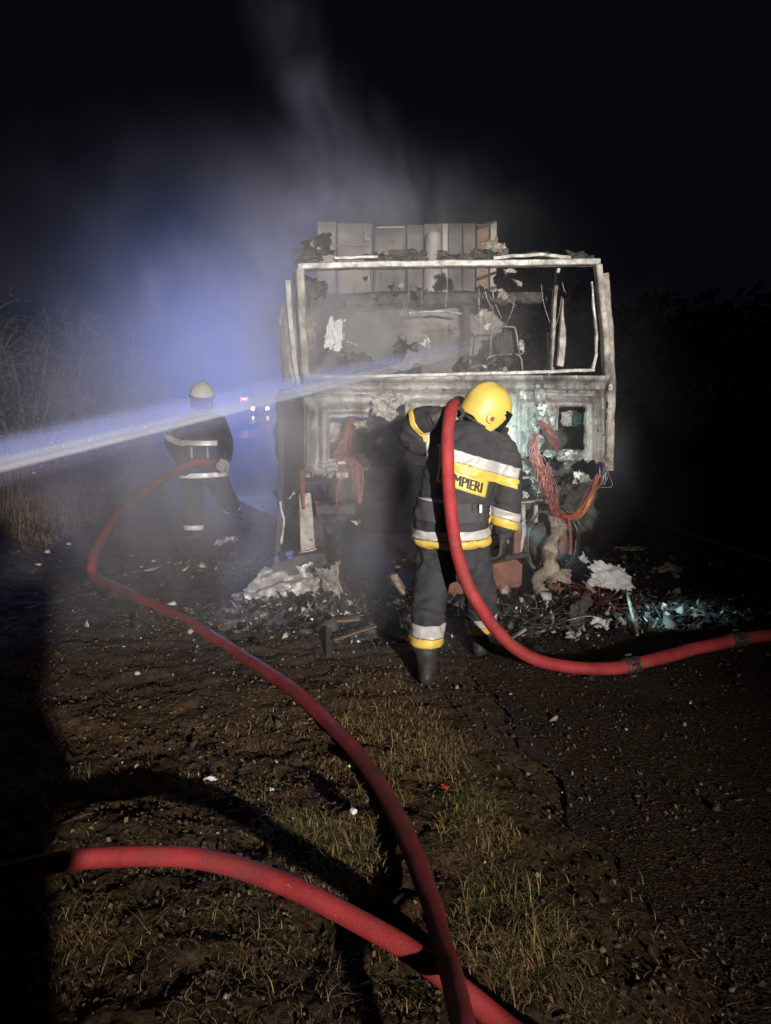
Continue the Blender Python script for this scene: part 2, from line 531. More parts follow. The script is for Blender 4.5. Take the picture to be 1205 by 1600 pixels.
def soil_mat():
    m, nt, b = newmat('trodden burnt soil')
    co = coords(nt)
    big = tex(nt, co, 0.9, 6, 0.6)
    mid = tex(nt, co, 7, 8, 0.65)
    fine = tex(nt, co, 48, 8, 0.7)
    c = ramp(nt, mid, [(0.30, (0.008, 0.0055, 0.0038)), (0.52, (0.036, 0.021, 0.012)), (0.72, (0.11, 0.066, 0.036))])
    c = mixc(nt, ramp(nt, fine, [(0.42, (0, 0, 0)), (0.68, (1, 1, 1))]), c, (0.13, 0.09, 0.055))
    c = mixc(nt, ramp(nt, tex(nt, co, 70, 6, 0.7), [(0.60, (0, 0, 0)), (0.74, (1, 1, 1))]), c, (0.24, 0.18, 0.12))
    # burnt, greyer and blacker round the wreck (soot and ash that fell there)
    sep = nt.nodes.new('ShaderNodeSeparateXYZ'); nt.links.new(co, sep.inputs[0])
    yy = nt.nodes.new('ShaderNodeMapRange'); nt.links.new(sep.outputs['Y'], yy.inputs['Value'])
    yy.inputs['From Min'].default_value = 3.3; yy.inputs['From Max'].default_value = 5.6
    mm = nt.nodes.new('ShaderNodeMath'); mm.operation = 'MULTIPLY'
    nt.links.new(yy.outputs[0], mm.inputs[0])
    nt.links.new(ramp(nt, big, [(0.25, (0.5, 0.5, 0.5)), (0.6, (1, 1, 1))]), mm.inputs[1])
    ashc = ramp(nt, tex(nt, co, 6, 8, 0.68, (1, 2.4, 1)), [(0.32, (0.014, 0.013, 0.013)), (0.55, (0.042, 0.038, 0.036)), (0.72, (0.12, 0.11, 0.105))])
    c = mixc(nt, mm.outputs[0], c, ashc)
    nt.links.new(c, b.inputs['Base Color'])
    nt.links.new(ramp(nt, tex(nt, co, 5, 5), [(0.35, (0.85,) * 3), (0.6, (1.0,) * 3)]), b.inputs['Roughness'])
    b.inputs['Specular IOR Level'].default_value = 0.03
    bump(nt, b, tex(nt, co, 60, 8, 0.72), 0.9, 0.02)
    return m

def road_mat():
    m, nt, b = newmat('dark gritty tarmac')
    co = coords(nt)
    c = ramp(nt, tex(nt, co, 3, 8, 0.6), [(0.3, (0.009, 0.009, 0.009)), (0.6, (0.020, 0.018, 0.017)), (0.75, (0.036, 0.030, 0.025))])
    v = nt.nodes.new('ShaderNodeTexVoronoi'); v.inputs['Scale'].default_value = 85
    nt.links.new(co, v.inputs['Vector'])
    c = mixc(nt, ramp(nt, v.outputs['Color'], [(0.55, (0, 0, 0)), (0.9, (1, 1, 1))]), c, (0.085, 0.064, 0.046))
    dirt = ramp(nt, tex(nt, co, 1.3, 6, 0.65), [(0.40, (0, 0, 0)), (0.62, (1, 1, 1))])
    c = mixc(nt, dirt, c, mixc(nt, ramp(nt, tex(nt, co, 40, 6, 0.7), [(0.40, (0, 0, 0)), (0.70, (1, 1, 1))]), (0.016, 0.011, 0.008), (0.10, 0.068, 0.042)))
    nt.links.new(c, b.inputs['Base Color'])
    # dry and gritty near the wreck, wet further down the road
    sep = nt.nodes.new('ShaderNodeSeparateXYZ'); nt.links.new(co, sep.inputs[0])
    wet = nt.nodes.new('ShaderNodeMapRange'); nt.links.new(sep.outputs['Y'], wet.inputs['Value'])
    wet.inputs['From Min'].default_value = 22; wet.inputs['From Max'].default_value = 30
    r1 = ramp(nt, tex(nt, co, 1.2, 5), [(0.40, (0.62,) * 3), (0.62, (0.9,) * 3)])
    r2 = ramp(nt, tex(nt, co, 1.0, 4, 0.5, (0.3, 1.6, 1)), [(0.44, (0.24,) * 3), (0.56, (0.7,) * 3)])
    nt.links.new(mixc(nt, wet.outputs[0], r1, r2), b.inputs['Roughness'])
    sp_ = nt.nodes.new('ShaderNodeMapRange'); nt.links.new(wet.outputs[0], sp_.inputs['Value'])
    sp_.inputs['To Min'].default_value = 0.04; sp_.inputs['To Max'].default_value = 0.6
    nt.links.new(sp_.outputs[0], b.inputs['Specular IOR Level'])
    bump(nt, b, mixc(nt, 0.5, v.outputs['Distance'], tex(nt, co, 45, 8, 0.72)), 0.9, 0.016)
    bs = nt.nodes.new('ShaderNodeMapRange'); nt.links.new(wet.outputs[0], bs.inputs['Value'])
    bs.inputs['To Min'].default_value = 0.9; bs.inputs['To Max'].default_value = 0.04
    nt.links.new(bs.outputs[0], [n for n in nt.nodes if n.type == 'BUMP'][0].inputs['Strength'])
    return m

M['soil'] = soil_mat()
M['road'] = road_mat()
tag(sheet('ground',
          axis_vals([(-400, -40, 40), (-40, -8, 2), (-8, -3.2, 0.10), (-3.2, 2.6, 0.022), (2.6, 6, 0.2), (6, 40, 4), (40, 400, 40)]),
          axis_vals([(-40, -6, 3), (-6, 0.6, 0.25), (0.6, 7.2, 0.022), (7.2, 13, 0.06), (13, 30, 0.5), (30, 600, 30)]),
          soil, M['soil']), kind='structure')

def build_road():
    ys = axis_vals([(-30, -1, 1.0), (-1, 9, 0.06), (9, 30, 0.4), (30, 420, 10)])
    us = np.linspace(0, 1, 70)
    L = road_left(ys)
    Y, U = np.meshgrid(ys, us, indexing='ij')
    X0 = L[:, None] + (8.4 - L[:, None]) * U ** 1.6
    X = X0 - 0.157 * Y
    Z = 0.002 + (fbm(X * 7, Y * 7, 3, 77) - 0.5) * 0.014 + (fbm(X * 38, Y * 38, 2, 87) - 0.5) * 0.006
    v = np.stack([X, Y, Z], -1).reshape(-1, 3)
    ny, nx = X.shape
    idx = np.arange(nx * ny).reshape(ny, nx)
    f = np.stack([idx[:-1, :-1], idx[:-1, 1:], idx[1:, 1:], idx[1:, :-1]], -1).reshape(-1, 4)
    me = bpy.data.meshes.new('road')
    me.from_pydata([tuple(p) for p in v], [], [tuple(q) for q in f])
    tag(link('road', me, M['road'], None, True, 180), kind='structure')
build_road()

# worn edge line of the road
M['line'] = noisy('worn road paint', [(0.10, 0.09, 0.08), (0.26, 0.24, 0.21)], 5, (0.6, 0.9), 0, 0.5, 60, spots=[((0.02, 0.02, 0.02), 9, 0.50, 0.62)])
mb = MB()
for i in range(70):
    ya, yb = 3 + i * 0.8, 3 + (i + 1) * 0.8
    vs = []
    for yy, k in ((ya, 0), (yb, 0), (yb, 1), (ya, 1)):
        vs.append((4.85 + 0.11 * k - 0.157 * yy, yy, 0.019))
    mb.add(vs, [(0, 1, 2, 3)])
tag(mb.build('road_edge_line', M['line'], None, False), kind='structure')

# ------------------------------------------------------------------ burnt lorry
T_YAW = R(8.9)
truck = thing('burned_truck', 'burnt-out lorry cab with empty windscreen frame and wires hanging from its face', 'truck', (0.47, 6.0, 0), T_YAW)
TM = Matrix.Translation((0.47, 6.0, 0)) @ Matrix.Rotation(T_YAW, 4, 'Z')
TI = TM.inverted()
bpy.context.view_layer.update()

def F(px, py, yl=0.0):
    """lorry coordinates of what is seen at a pixel on the upright plane yl metres behind the lorry's face"""
    o = TI @ EYE
    d = TI.to_3x3() @ ray(px, py)
    return o + d * ((yl - o.y) / d.y)

def tbar(name, pts, yl, wd, mat, jit=0.008, seed=1.0, parent=None, up=None, step=0.025):
    m = MB()
    m.bar([F(a, b, yl) if not isinstance(a, Vector) else a for a, b in pts], wd, jit, step, seed, up)
    return m.build(name, mat, parent or truck)

# ---- front panel: a pressed sheet with ridges, openings and a burnt lower edge
def front_panel():
    pa, pb = F(474, 592), F(948, 592)
    xa, xb = pa.x, pb.x
    za = F(700, 743).z
    zb = F(700, 586).z
    st = 0.0065
    nx, nz = int((xb - xa) / st), int((zb - za) / st)
    X, Z = np.meshgrid(np.linspace(xa, xb, nx), np.linspace(za, zb, nz))
    # pixel place of each point (for measuring the ridges against the photograph)
    px = np.zeros_like(X); py = np.zeros_like(X)
    M3 = TM.to_3x3()
    cam_r, cam_f, cam_u = RGT, FWD, UPV
    wx = TM[0][0] * X + TM[0][3]; wy = TM[1][0] * X + TM[1][3]; wz = Z - CAM_H
    fr = wx * FWD.x + wy * FWD.y + wz * FWD.z
    px = CX + FPX * wx / fr
    py = CY - FPX * (wy * UPV.y + wz * UPV.z) / fr
    w1 = (fbm(X * 4, Z * 4, 4, 3) - 0.5) * 5
    w2 = (fbm(X * 4, Z * 4, 4, 13) - 0.5) * 5
    px2, py2 = px + w1, py + w2
    def step(a, b, v): 
        t = np.clip((v - a) / (b - a), 0, 1); return t * t * (3 - 2 * t)
    def rect(x1, y1, x2, y2, s=2.0):
        return step(x1 - s, x1 + s, px2) * (1 - step(x2 - s, x2 + s, px2)) * step(y1 - s, y1 + s, py2) * (1 - step(y2 - s, y2 + s, py2))
    def vline(x, y1, y2, s=2.2):
        return np.exp(-((px2 - x) / s) ** 2) * step(y1 - 3, y1 + 3, py2) * (1 - step(y2 - 3, y2 + 3, py2))
    def hline(y, x1, x2, s=2.0):
        return np.exp(-((py2 - y) / s) ** 2) * step(x1 - 3, x1 + 3, px2) * (1 - step(x2 - 3, x2 + 3, px2))
    h = np.zeros_like(X)
    h += 0.05 * step(604, 590, py2)                       # sill lip stands proud
    h -= 0.012 * hline(611, 470, 950) + 0.008 * hline(597, 470, 950)
    h += 0.012 * hline(606, 600, 940, 2.6) * (0.4 + vnoise(X * 40, Z * 3, 5))
    h -= 0.014 * hline(618, 485, 580) + 0.014 * hline(632, 495, 580)
    h += 0.035 * rect(500, 637, 582, 731, 4) - 0.028 * rect(511, 645, 590, 722, 3)
    h += 0.028 * vline(470, 600, 745, 4) + 0.03 * vline(481, 640, 735, 3.4) - 0.02 * vline(475.5, 632, 735, 2) - 0.016 * vline(489, 640, 735, 2)
    h += 0.022 * rect(628, 614, 808, 720, 5) - 0.02 * rect(640, 626, 795, 708, 5)
    h += 0.035 * rect(812, 627, 925, 716, 4) - 0.03 * rect(866, 634, 913, 706, 2.5)
    h -= 0.016 * hline(621, 850, 935) + 0.014 * hline(613, 850, 935)
    h += 0.035 * vline(940, 600, 735, 3.5) - 0.02 * vline(932, 610, 720, 2)
    h += 0.03 * hline(719, 855, 945, 3.5)
    h -= 0.05 * rect(835, 600, 847, 640, 3)
    h -= 0.010 * vline(824, 640, 720, 1.6) + 0.008 * vline(817, 640, 720, 1.5)
    for k, (bx, by) in enumerate(((884, 726), (920, 726), (655, 612), (760, 612), (500, 611), (915, 613))):
        h += 0.012 * np.exp(-((px - bx) ** 2 + (py - by) ** 2) / 6.0)
    molten = step(0.48, 0.72, fbm(X * 9, Z * 7, 4, 66)) * (step(800, 828, px2) * (1 - step(858, 880, px2)) * step(628, 650, py2))
    h += molten * (0.02 + 0.05 * vnoise(X * 34, Z * 26, 8))
    edge = step(718, 735, py2)
    h += edge * (fbm(X * 18, Z * 22, 3, 71) - 0.5) * 0.10
    h += (fbm(X * 3, Z * 3, 3, 91) - 0.5) * 0.03 + (fbm(X * 22, Z * 22, 3, 92) - 0.5) * 0.010
    left = (px < 640)
    bottom = np.where(px < 600, 738 - (px - 470) * 0.04, np.where(px < 800, 700, np.where(px < 865, 712, 722)))
    bottom = bottom + (fbm(X * 9, X * 0 + 2, 4, 17) - 0.5) * 26 + (fbm(X * 45, X * 0 + 5, 2, 19) - 0.5) * 12
    hole = (py > bottom)
    hole |= (px2 > 515) & (px2 < 577) & (py2 > 653) & (py2 < 716)
    hole |= (px2 > 871) & (px2 < 911) & (py2 > 636) & (py2 < 703)
    hole |= (px2 > 842) & (px2 < 871) & (py2 > 668 + 6 * vnoise(X * 30, Z * 30, 3)) & (py2 < 702)
    hole |= (px2 > 577) & (px2 < 632) & (py2 > 640 + (fbm(X * 14, Z * 14, 3, 4) - .5) * 26)
    v = np.stack([X, -h, Z], -1).reshape(-1, 3)
    idx = np.arange(nx * nz).reshape(nz, nx)
    ok = ~(hole[:-1, :-1] | hole[1:, 1:])
    f = np.stack([idx[:-1, :-1][ok], idx[:-1, 1:][ok], idx[1:, 1:][ok], idx[1:, :-1][ok]], -1)
    me = bpy.data.meshes.new('front_panel')
    me.from_pydata([tuple(p) for p in v], [], [tuple(int(i) for i in q) for q in f])
    bm = bmesh.new(); bm.from_mesh(me)
    bmesh.ops.delete(bm, geom=[q for q in bm.verts if not q.link_faces], context='VERTS')
    # keep only the one large sheet
    seen, best = set(), []
    for q in bm.verts:
        if q.index in seen: continue
        st_, comp = [q], []
        seen.add(q.index)
        while st_:
            a = st_.pop(); comp.append(a)
            for e in a.link_edges:
                o2 = e.other_vert(a)
                if o2.index not in seen: seen.add(o2.index); st_.append(o2)
        if len(comp) > len(best): best = comp
    keep = set(best)
    bmesh.ops.delete(bm, geom=[q for q in bm.verts if q not in keep], context='VERTS')
    bm.to_mesh(me); bm.free()
    o = link('front_panel', me, M['panel'], truck, True, 60)
    solidify(o, 0.004, 1)
    return o
front_panel()

# ---- windscreen frame
tbar('windscreen_header', [(466, 417), (560, 414), (700, 412), (830, 411), (936, 409)], -0.02, (0.046, 0.06), M['ashlight'], 0.004, 2)
tbar('roof_rail', [(770, 404), (800, 399), (850, 399), (890, 402)], 0.06, (0.026, 0.05), M['ashlight'], 0.01, 4)
tbar('roof_rail', [(522, 404), (590, 402)], 0.06, (0.022, 0.05), M['ashlight'], 0.006, 5)
tbar('windscreen_pillar', [(469, 421), (471, 470), (475, 540), (477, 585)], -0.02, (0.062, 0.07), M['ash'], 0.004, 6)
tbar('windscreen_pillar', [(934, 414), (937, 440), (945, 520), (948, 588)], -0.02, (0.052, 0.07), M['ash'], 0.004, 7)
tbar('corner_post', [(942, 428), (949, 510), (953, 600), (950, 735)], 0.10, (0.075, 0.08), M['ash'], 0.006, 8)
tbar('header_seam', [(470, 422), (560, 420), (700, 418), (830, 417), (928, 416)], -0.015, (0.012, 0.03), M['soot'], 0.004, 44)
tbar('pillar_seam', [(462, 426), (465, 470), (469, 540), (471, 588)], 0.0, (0.010, 0.03), M['soot'], 0.003, 45)
tbar('pillar_seam', [(939, 424), (943, 470), (949, 540), (951, 590)], 0.02, (0.010, 0.03), M['soot'], 0.003, 46)
tbar('windscreen_sill', [(478, 590), (590, 588), (700, 585), (820, 582), (928, 578)], -0.045, (0.026, 0.05), M['ashlight'], 0.005, 9)
tbar('seal_strip', [(924, 440), (928, 480), (931, 520), (931, 560), (926, 578)], 0.06, (0.024, 0.02), M['ashlight'], 0.012, 10)
tbar('door_pillar', [(450, 438), (452, 480), (460, 560), (466, 600)], 0.10, (0.045, 0.06), M['ashlight'], 0.006, 11)
tbar('door_pillar', [(461, 425), (464, 480), (470, 560), (473, 600)], 0.05, (0.028, 0.05), M['soot'], 0.006, 12)

def crumple(size, n, amp, seed, ragged=0.5, freq=3.0):
    if min(size) < 0.35: ragged = min(0.95, ragged + 0.15)
    """a torn, crumpled sheet lying in its own xy plane"""
    nx, ny = n
    X, Y = np.meshgrid(np.linspace(-0.5, 0.5, nx), np.linspace(-0.5, 0.5, ny))
    f = freq
    wx = (fbm(X * f + 3, Y * f, 3, seed) - 0.5); wy = (fbm(X * f, Y * f + 7, 3, seed + 5) - 0.5)
    cre = np.abs(fbm(X * f + wx * 2, Y * f + wy * 2, 3, seed + 9) - 0.5) * 2
    Z = (cre - 0.4) * amp + (fbm(X * f * 5, Y * f * 5, 2, seed + 2) - 0.5) * amp * 0.25
    rr = np.sqrt((X * 2) ** 2 + (Y * 2) ** 2)
    th = np.arctan2(Y, X)
    lim = 1.0 - ragged * 0.55 * (fbm(np.cos(th) * 2.6 + 5, np.sin(th) * 2.6 + 5, 4, seed + 3, 0.75) * 2.2 - 0.45)
    sq = np.maximum(np.abs(X), np.abs(Y)) * 2
    keep = (0.45 * rr + 0.55 * sq) < lim * 1.02
    v = np.stack([X * size[0] * (1 - 0.25 * np.abs(wx) * 2) + wx * amp, Y * size[1] + wy * amp, Z], -1).reshape(-1, 3)
    idx = np.arange(nx * ny).reshape(ny, nx)
    ok = keep[:-1, :-1] & keep[1:, 1:] & keep[1:, :-1] & keep[:-1, 1:]
    fc = np.stack([idx[:-1, :-1][ok], idx[:-1, 1:][ok], idx[1:, 1:][ok], idx[1:, :-1][ok]], -1)
    me = bpy.data.meshes.new('sheet')
    me.from_pydata([tuple(p) for p in v], [], [tuple(int(i) for i in q) for q in fc])
    bm = bmesh.new(); bm.from_mesh(me)
    seen, best = set(), []
    bm.verts.ensure_lookup_table()
    for q in bm.verts:
        if q.index in seen: continue
        st_, comp = [q], []
        seen.add(q.index)
        while st_:
            a = st_.pop(); comp.append(a)
            for e in a.link_edges:
                o2 = e.other_vert(a)
                if o2.index not in seen: seen.add(o2.index); st_.append(o2)
        if len(comp) > len(best): best = comp
    keepv = set(best)
    bmesh.ops.delete(bm, geom=[q for q in bm.verts if q not in keepv], context='VERTS')
    bm.to_mesh(me); bm.free()
    return me

def crumpled(name, loc, rot, size, amp, seed, mat, parent=None, n=(30, 26), thick=0.004, ragged=0.5, freq=3.0):
    me = crumple(size, n, amp, seed, ragged, freq)
    me.name = name
    o = link(name, me, mat, parent, True, 50)
    o.location = loc
    o.rotation_euler = rot
    solidify(o, thick)
    return o

UPR = R(90)
# remains of the cab's sides, roof, inside
crumpled('door_skin', F(449, 540, 0.12), (UPR, 0, R(-38)), (0.19, 0.80), 0.05, 31, M['ashlight'], truck, ragged=0.3, freq=1.6)
crumpled('door_skin', F(446, 500, 0.42), (UPR, 0, R(-60)), (0.30, 0.36), 0.06, 33, M['ash'], truck, ragged=0.5)
crumpled('roof_sheet', F(487, 391, 0.05), (R(70), R(-14), 0), (0.42, 0.24), 0.11, 41, M['soot'], truck, ragged=0.45, n=(40, 30))
crumpled('roof_sheet', F(500, 386, 0.10), (R(64), R(20), 0.3), (0.18, 0.17), 0.10, 43, M['ash'], truck, ragged=0.5, n=(30, 24))
for i, (a, b, yy, sx, sy) in enumerate(((588, 400, 0.10, 0.34, 0.09), (640, 399, 0.12, 0.42, 0.10), (706, 401, 0.12, 0.36, 0.08), (760, 399, 0.16, 0.30, 0.09), (845, 401, 0.14, 0.30, 0.08))):
    crumpled('roof_char', F(a, b, yy), (R(62 + i * 5), R(rnd.uniform(-4, 4)), rnd.uniform(-0.2, 0.2)), (sx, sy * 1.5), 0.07, 50 + i, M['char'], truck, ragged=0.4, n=(44, 16))
crumpled('roof_char', F(908, 400, 0.06), (R(66), R(-4), 0), (0.30, 0.13), 0.08, 57, M['soot'], truck, ragged=0.5, n=(40, 18))
crumpled('roof_sheet', F(772, 385, 0.9), (R(70), R(-26), 0.2), (0.28, 0.20), 0.16, 58, M['ash'], truck, ragged=0.75, n=(34, 24))
# hanging remains under the header
crumpled('hanging_trim', F(806, 432, 0.5), (R(60), R(42), 0.1), (0.30, 0.16), 0.07, 61, M['ash'], truck, ragged=0.6)
crumpled('hanging_trim', F(785, 455, 0.6), (R(50), R(12), 0.2), (0.20, 0.13), 0.09, 62, M['ash'], truck, ragged=0.7)
crumpled('hanging_trim', F(490, 448, 0.35), (R(70), R(20), 0.2), (0.30, 0.22), 0.12, 63, M['soot'], truck, ragged=0.5)
crumpled('hanging_trim', F(526, 522, 0.55), (UPR, R(8), 0.25), (0.25, 0.36), 0.10, 64, M['whiteplastic'], truck, ragged=0.45, n=(34, 40), freq=2.2)
crumpled('hanging_trim', F(486, 520, 0.6), (UPR, R(-4), 0.3), (0.16, 0.40), 0.08, 65, M['ash'], truck, ragged=0.5)
tbar('bunk_frame', [(480, 472), (560, 468), (640, 466), (700, 466), (770, 466), (862, 464)], 1.2, (0.115, 0.10), M['soot'], 0.022, 13)
tbar('bunk_frame', [(640, 489), (690, 487), (722, 489)], 1.15, (0.018, 0.03), M['ashlight'], 0.012, 14)
tbar('cab_post', [(728, 470), (730, 520), (726, 580)], 1.3, (0.06, 0.06), M['soot'], 0.012, 15)
tbar('cab_post', [(508, 470), (504, 560), (506, 600)], 1.3, (0.10, 0.06), M['soot'], 0.012, 16)
tbar('cab_post', [(872, 420), (866, 470), (864, 520), (862, 578)], 0.85, (0.030, 0.05), M['ash'], 0.006, 17)
tbar('cab_post', [(883, 466), (881, 500), (878, 545), (874, 572)], 0.72, (0.060, 0.04), M['ashlight'], 0.010, 18)
tbar('cab_post', [(858, 520), (858, 560), (857, 590)], 0.95, (0.02, 0.04), M['ash'], 0.006, 19)
crumpled('rear_wall', F(625, 545, 1.45), (UPR, 0, 0), (2.4, 0.95), 0.14, 71, M['trailer'], truck, ragged=0.12, n=(80, 40), freq=2.0)
crumpled('dashboard_wreck', F(610, 585, 0.55), (R(24), 0, 0), (1.2, 0.44), 0.16, 72, M['char'], truck, ragged=0.4, n=(60, 30), freq=4)
crumpled('dashboard_wreck', F(560, 565, 0.5), (R(50), 0.2, 0), (0.5, 0.22), 0.12, 73, M['soot'], truck, ragged=0.5, n=(40, 26), freq=3)
for i, (a, b, yy, s) in enumerate(((748, 492, 1.0, .10), (742, 520, 0.9, .08), (763, 510, 1.0, 0.07), (700, 515, 1.2, .14), (664, 535, 1.1, .12))):
    crumpled('cab_scrap', F(a, b, yy), (rnd.uniform(0.8, 1.6), rnd.uniform(-1, 1), rnd.uniform(-1, 1)), (s, s * 1.2), s * 0.6, 80 + i, M['whiteplastic'] if i % 2 == 0 else M['ash'], truck, ragged=0.6, n=(16, 16))
# seat frame left of bare tube
def tubes(name, paths, r, mat, parent, seg=8):
    for p in paths:
        m = MB(); m.tube(catmull(p, 6), r, seg)
        m.build(name, mat, parent)
tubes('seat_frame', [[F(766, 560, 0.9), F(769, 515, 0.9), F(776, 511, 0.9), F(800, 511, 0.9), F(806, 516, 0.9), F(812, 552, 0.9), F(820, 548, 0.88)],
                     [F(757, 582, 0.85), F(760, 566, 0.85), F(766, 557, 0.85), F(790, 554, 0.85), F(812, 556, 0.85), F(817, 580, 0.85)]], 0.008, M['ash'], truck)
crumpled('seat_wreck', F(790, 545, 1.0), (UPR, 0, 0), (0.26, 0.38), 0.05, 91, M['char'], truck, ragged=0.3)
crumpled('seat_wreck', F(816, 540, 0.86), (UPR, 0.2, 0), (0.06, 0.13), 0.04, 92, M['ashlight'], truck, ragged=0.4, n=(12, 18))

# clutter left hanging in the cab
rc = random.Random(77)
for i in range(22):
    a_, b_ = rc.uniform(485, 850), rc.choice((rc.uniform(424, 470), rc.uniform(490, 575), rc.uniform(540, 580)))
    s_ = rc.uniform(0.08, 0.26)
    crumpled('cab_scrap', F(a_, b_, rc.uniform(0.4, 1.3)), (R(rc.uniform(50, 110)), R(rc.uniform(-70, 70)), rc.uniform(-0.4, 0.4)), (s_, s_ * rc.uniform(0.3, 0.9)), s_ * 0.5, 700 + i, M[rc.choice(('soot', 'char', 'soot', 'ash', 'ashlight'))], truck, ragged=0.65, n=(18, 16))
hw = MB()
for i in range(26):
    a_ = rc.uniform(480, 900); yl_ = rc.uniform(0.15, 1.2); t0 = rc.uniform(418, 470); ln = rc.uniform(15, 90); sw = rc.uniform(-18, 18)
    hw.tube(catmull([F(a_, t0, yl_), F(a_ + sw * 0.3, t0 + ln * 0.5, yl_), F(a_ + sw, t0 + ln, yl_)], 5), rc.uniform(0.002, 0.005), 5, caps=False)
tag(hw.build('hanging_wires', M['steelwire'], truck), None, None, None, 'stuff')

# centre of the face: torn bright metal, molten lumps
crumpled('torn_metal', F(603, 641, -0.09), (R(80), R(28), 0.2), (0.30, 0.17), 0.10, 101, M['ashlight'], truck, ragged=0.5, n=(40, 26), freq=2.5)
crumpled('torn_metal', F(601, 622, -0.05), (R(84), R(-6), 0.1), (0.26, 0.12), 0.06, 102, M['ashlight'], truck, ragged=0.4, n=(34, 18))
crumpled('torn_metal', F(566, 665, -0.04), (R(84), R(-22), 0.1), (0.13, 0.10), 0.06, 103, M['ash'], truck, ragged=0.5, n=(24, 18))
crumpled('torn_metal', F(570, 717, -0.05), (R(84), R(60), 0.1), (0.16, 0.09), 0.06, 104, M['ashlight'], truck, ragged=0.5, n=(24, 18))
crumpled('torn_metal', F(650, 712, -0.02), (R(86), R(10), 0.1), (0.24, 0.20), 0.04, 105, M['panel'], truck, ragged=0.35, n=(30, 24))
for i, (a, b, sx, sy) in enumerate(((832, 655, .13, .2), (848, 640, .12, .16), (842, 690, .10, .16), (826, 705, .12, .14), (862, 708, .16, .09), (890, 708, .2, .06), (835, 745, .1, .12))):
    crumpled('molten_lump', F(a, b, -0.06), (R(80), rnd.uniform(-0.6, 0.6), rnd.uniform(-0.3, 0.3)), (sx, sy), 0.08, 110 + i, M['whiteplastic'] if i in (1, 5) else M['ashlight'], truck, ragged=0.6, n=(22, 22), freq=3.5)
crumpled('inner_plate', F(893, 655, 0.25), (UPR, R(3), 0), (0.24, 0.16), 0.03, 121, M['panel'], truck, ragged=0.2)
crumpled('inner_plate', F(535, 675, 0.22), (UPR, R(-3), 0), (0.28, 0.20), 0.03, 122, M['ash'], truck, ragged=0.25)
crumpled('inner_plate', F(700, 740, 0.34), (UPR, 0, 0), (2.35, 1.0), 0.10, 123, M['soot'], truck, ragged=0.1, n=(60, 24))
crumpled('corner_lug', F(950, 725, -0.02), (UPR, 0, 0), (0.10, 0.12), 0.06, 124, M['crust'], truck, ragged=0.4, n=(20, 22))
for i, (a, b) in enumerate(((953, 605), (952, 632), (951, 650))):
    m = MB(); m.box((0, 0, 0), (0.03, 0.03, 0.05)); m.tube([(0, -0.03, 0), (0, 0.02, 0)], 0.012, 8)
    o = m.build('hinge_stub', M['ashlight'], truck); o.location = F(a, b, 0.03)
# ragged foot of the panel, left
for i in range(9):
    crumpled('panel_shred', F(482 + i * 11.5, 742 - i * 1.6 + rnd.uniform(-4, 4), -0.02), (R(80), rnd.uniform(-.5, .5), rnd.uniform(-.4, .4)), (0.085, 0.10), 0.07, 130 + i, M['ash'] if i % 3 else M['ashlight'], truck, ragged=0.7, n=(16, 16))

# wires
def bundle(name, path, mat, n, spreadv, r, seed, loose=0.5, label=None):
    rr = random.Random(seed)
    m = MB()
    for k in range(n):
        off = [Vector((rr.gauss(0, 1), rr.gauss(0, 0.6), rr.gauss(0, 1))) * (1.8 if rr.random() < 0.12 else 0.9) for _ in path]
        base = Vector((rr.gauss(0, 1), rr.gauss(0, 0.6), rr.gauss(0, 1)))
        pts = []
        for i, p in enumerate(path):
            s = spreadv[i] if hasattr(spreadv, '__len__') else spreadv
            pts.append(Vector(p) + (base * (1 - loose) + off[i] * loose) * s)
        m.tube(catmull(pts, 5), r * rr.uniform(0.45, 0.95), 5, caps=False)
    o = m.build(name, mat, truck)
    return tag(o, label, None, None, 'stuff')

bundle('wire_bundle', [F(546, 650, 0.02), F(541, 680, -0.03), F(531, 705, -0.05), F(524, 712, -0.05)], M['wire'], 22, [0.02, 0.035, 0.05, 0.045], 0.0026, 1, label='pink bare wires fanning out of the opening')
bundle('wire_bundle', [F(550, 650, 0.02), F(550, 690, -0.03), F(553, 716, -0.06), F(560, 745, -0.07), F(562, 785, -0.07)], M['wire'], 26, [0.025, 0.045, 0.06, 0.036, 0.012], 0.0026, 2)
bundle('wire_bundle', [F(536, 716, -0.05), F(534, 740, -0.06), F(528, 765, -0.06), F(526, 790, -0.06)], M['wire'], 16, [0.03, 0.016, 0.006, 0.004], 0.0026, 3)
bundle('wire_bundle', [F(530, 716, -0.04), F(545, 722, -0.05), F(562, 716, -0.04)], M['wire'], 18, 0.018, 0.003, 4)
bundle('wire_bundle', [F(473, 735, -0.02), F(474, 765, -0.02), F(475, 795, 0.0)], M['wire'], 18, [0.02, 0.012, 0.006], 0.0028, 5)
bundle('wire_bundle', [F(490, 770, 0.0), F(500, 806, 0.0), F(515, 816, 0.0), F(530, 808, 0.0), F(532, 795, 0.0)], M['wire'], 2, 0.006, 0.0026, 6)
bundle('wire_bundle', [F(842, 660, -0.10), F(855, 672, -0.12), F(864, 688, -0.12), F(869, 702, -0.10)], M['wire'], 40, [0.014, 0.024, 0.022, 0.012], 0.0034, 7, label='thick red knot of bare wires at the opening')
bundle('wire_bundle', [F(838, 680, -0.08), F(834, 700, -0.10), F(840, 722, -0.12), F(850, 742, -0.12)], M['wire'], 40, [0.014, 0.022, 0.034, 0.04], 0.0036, 8)
bundle('wire_bundle', [F(850, 735, -0.12), F(856, 760, -0.13), F(862, 780, -0.13), F(868, 796, -0.12), F(878, 806, -0.10)], M['wire'], 70, [0.045, 0.042, 0.030, 0.024, 0.012], 0.0036, 9, label='pale red wires matted with ash hanging over the wheel')
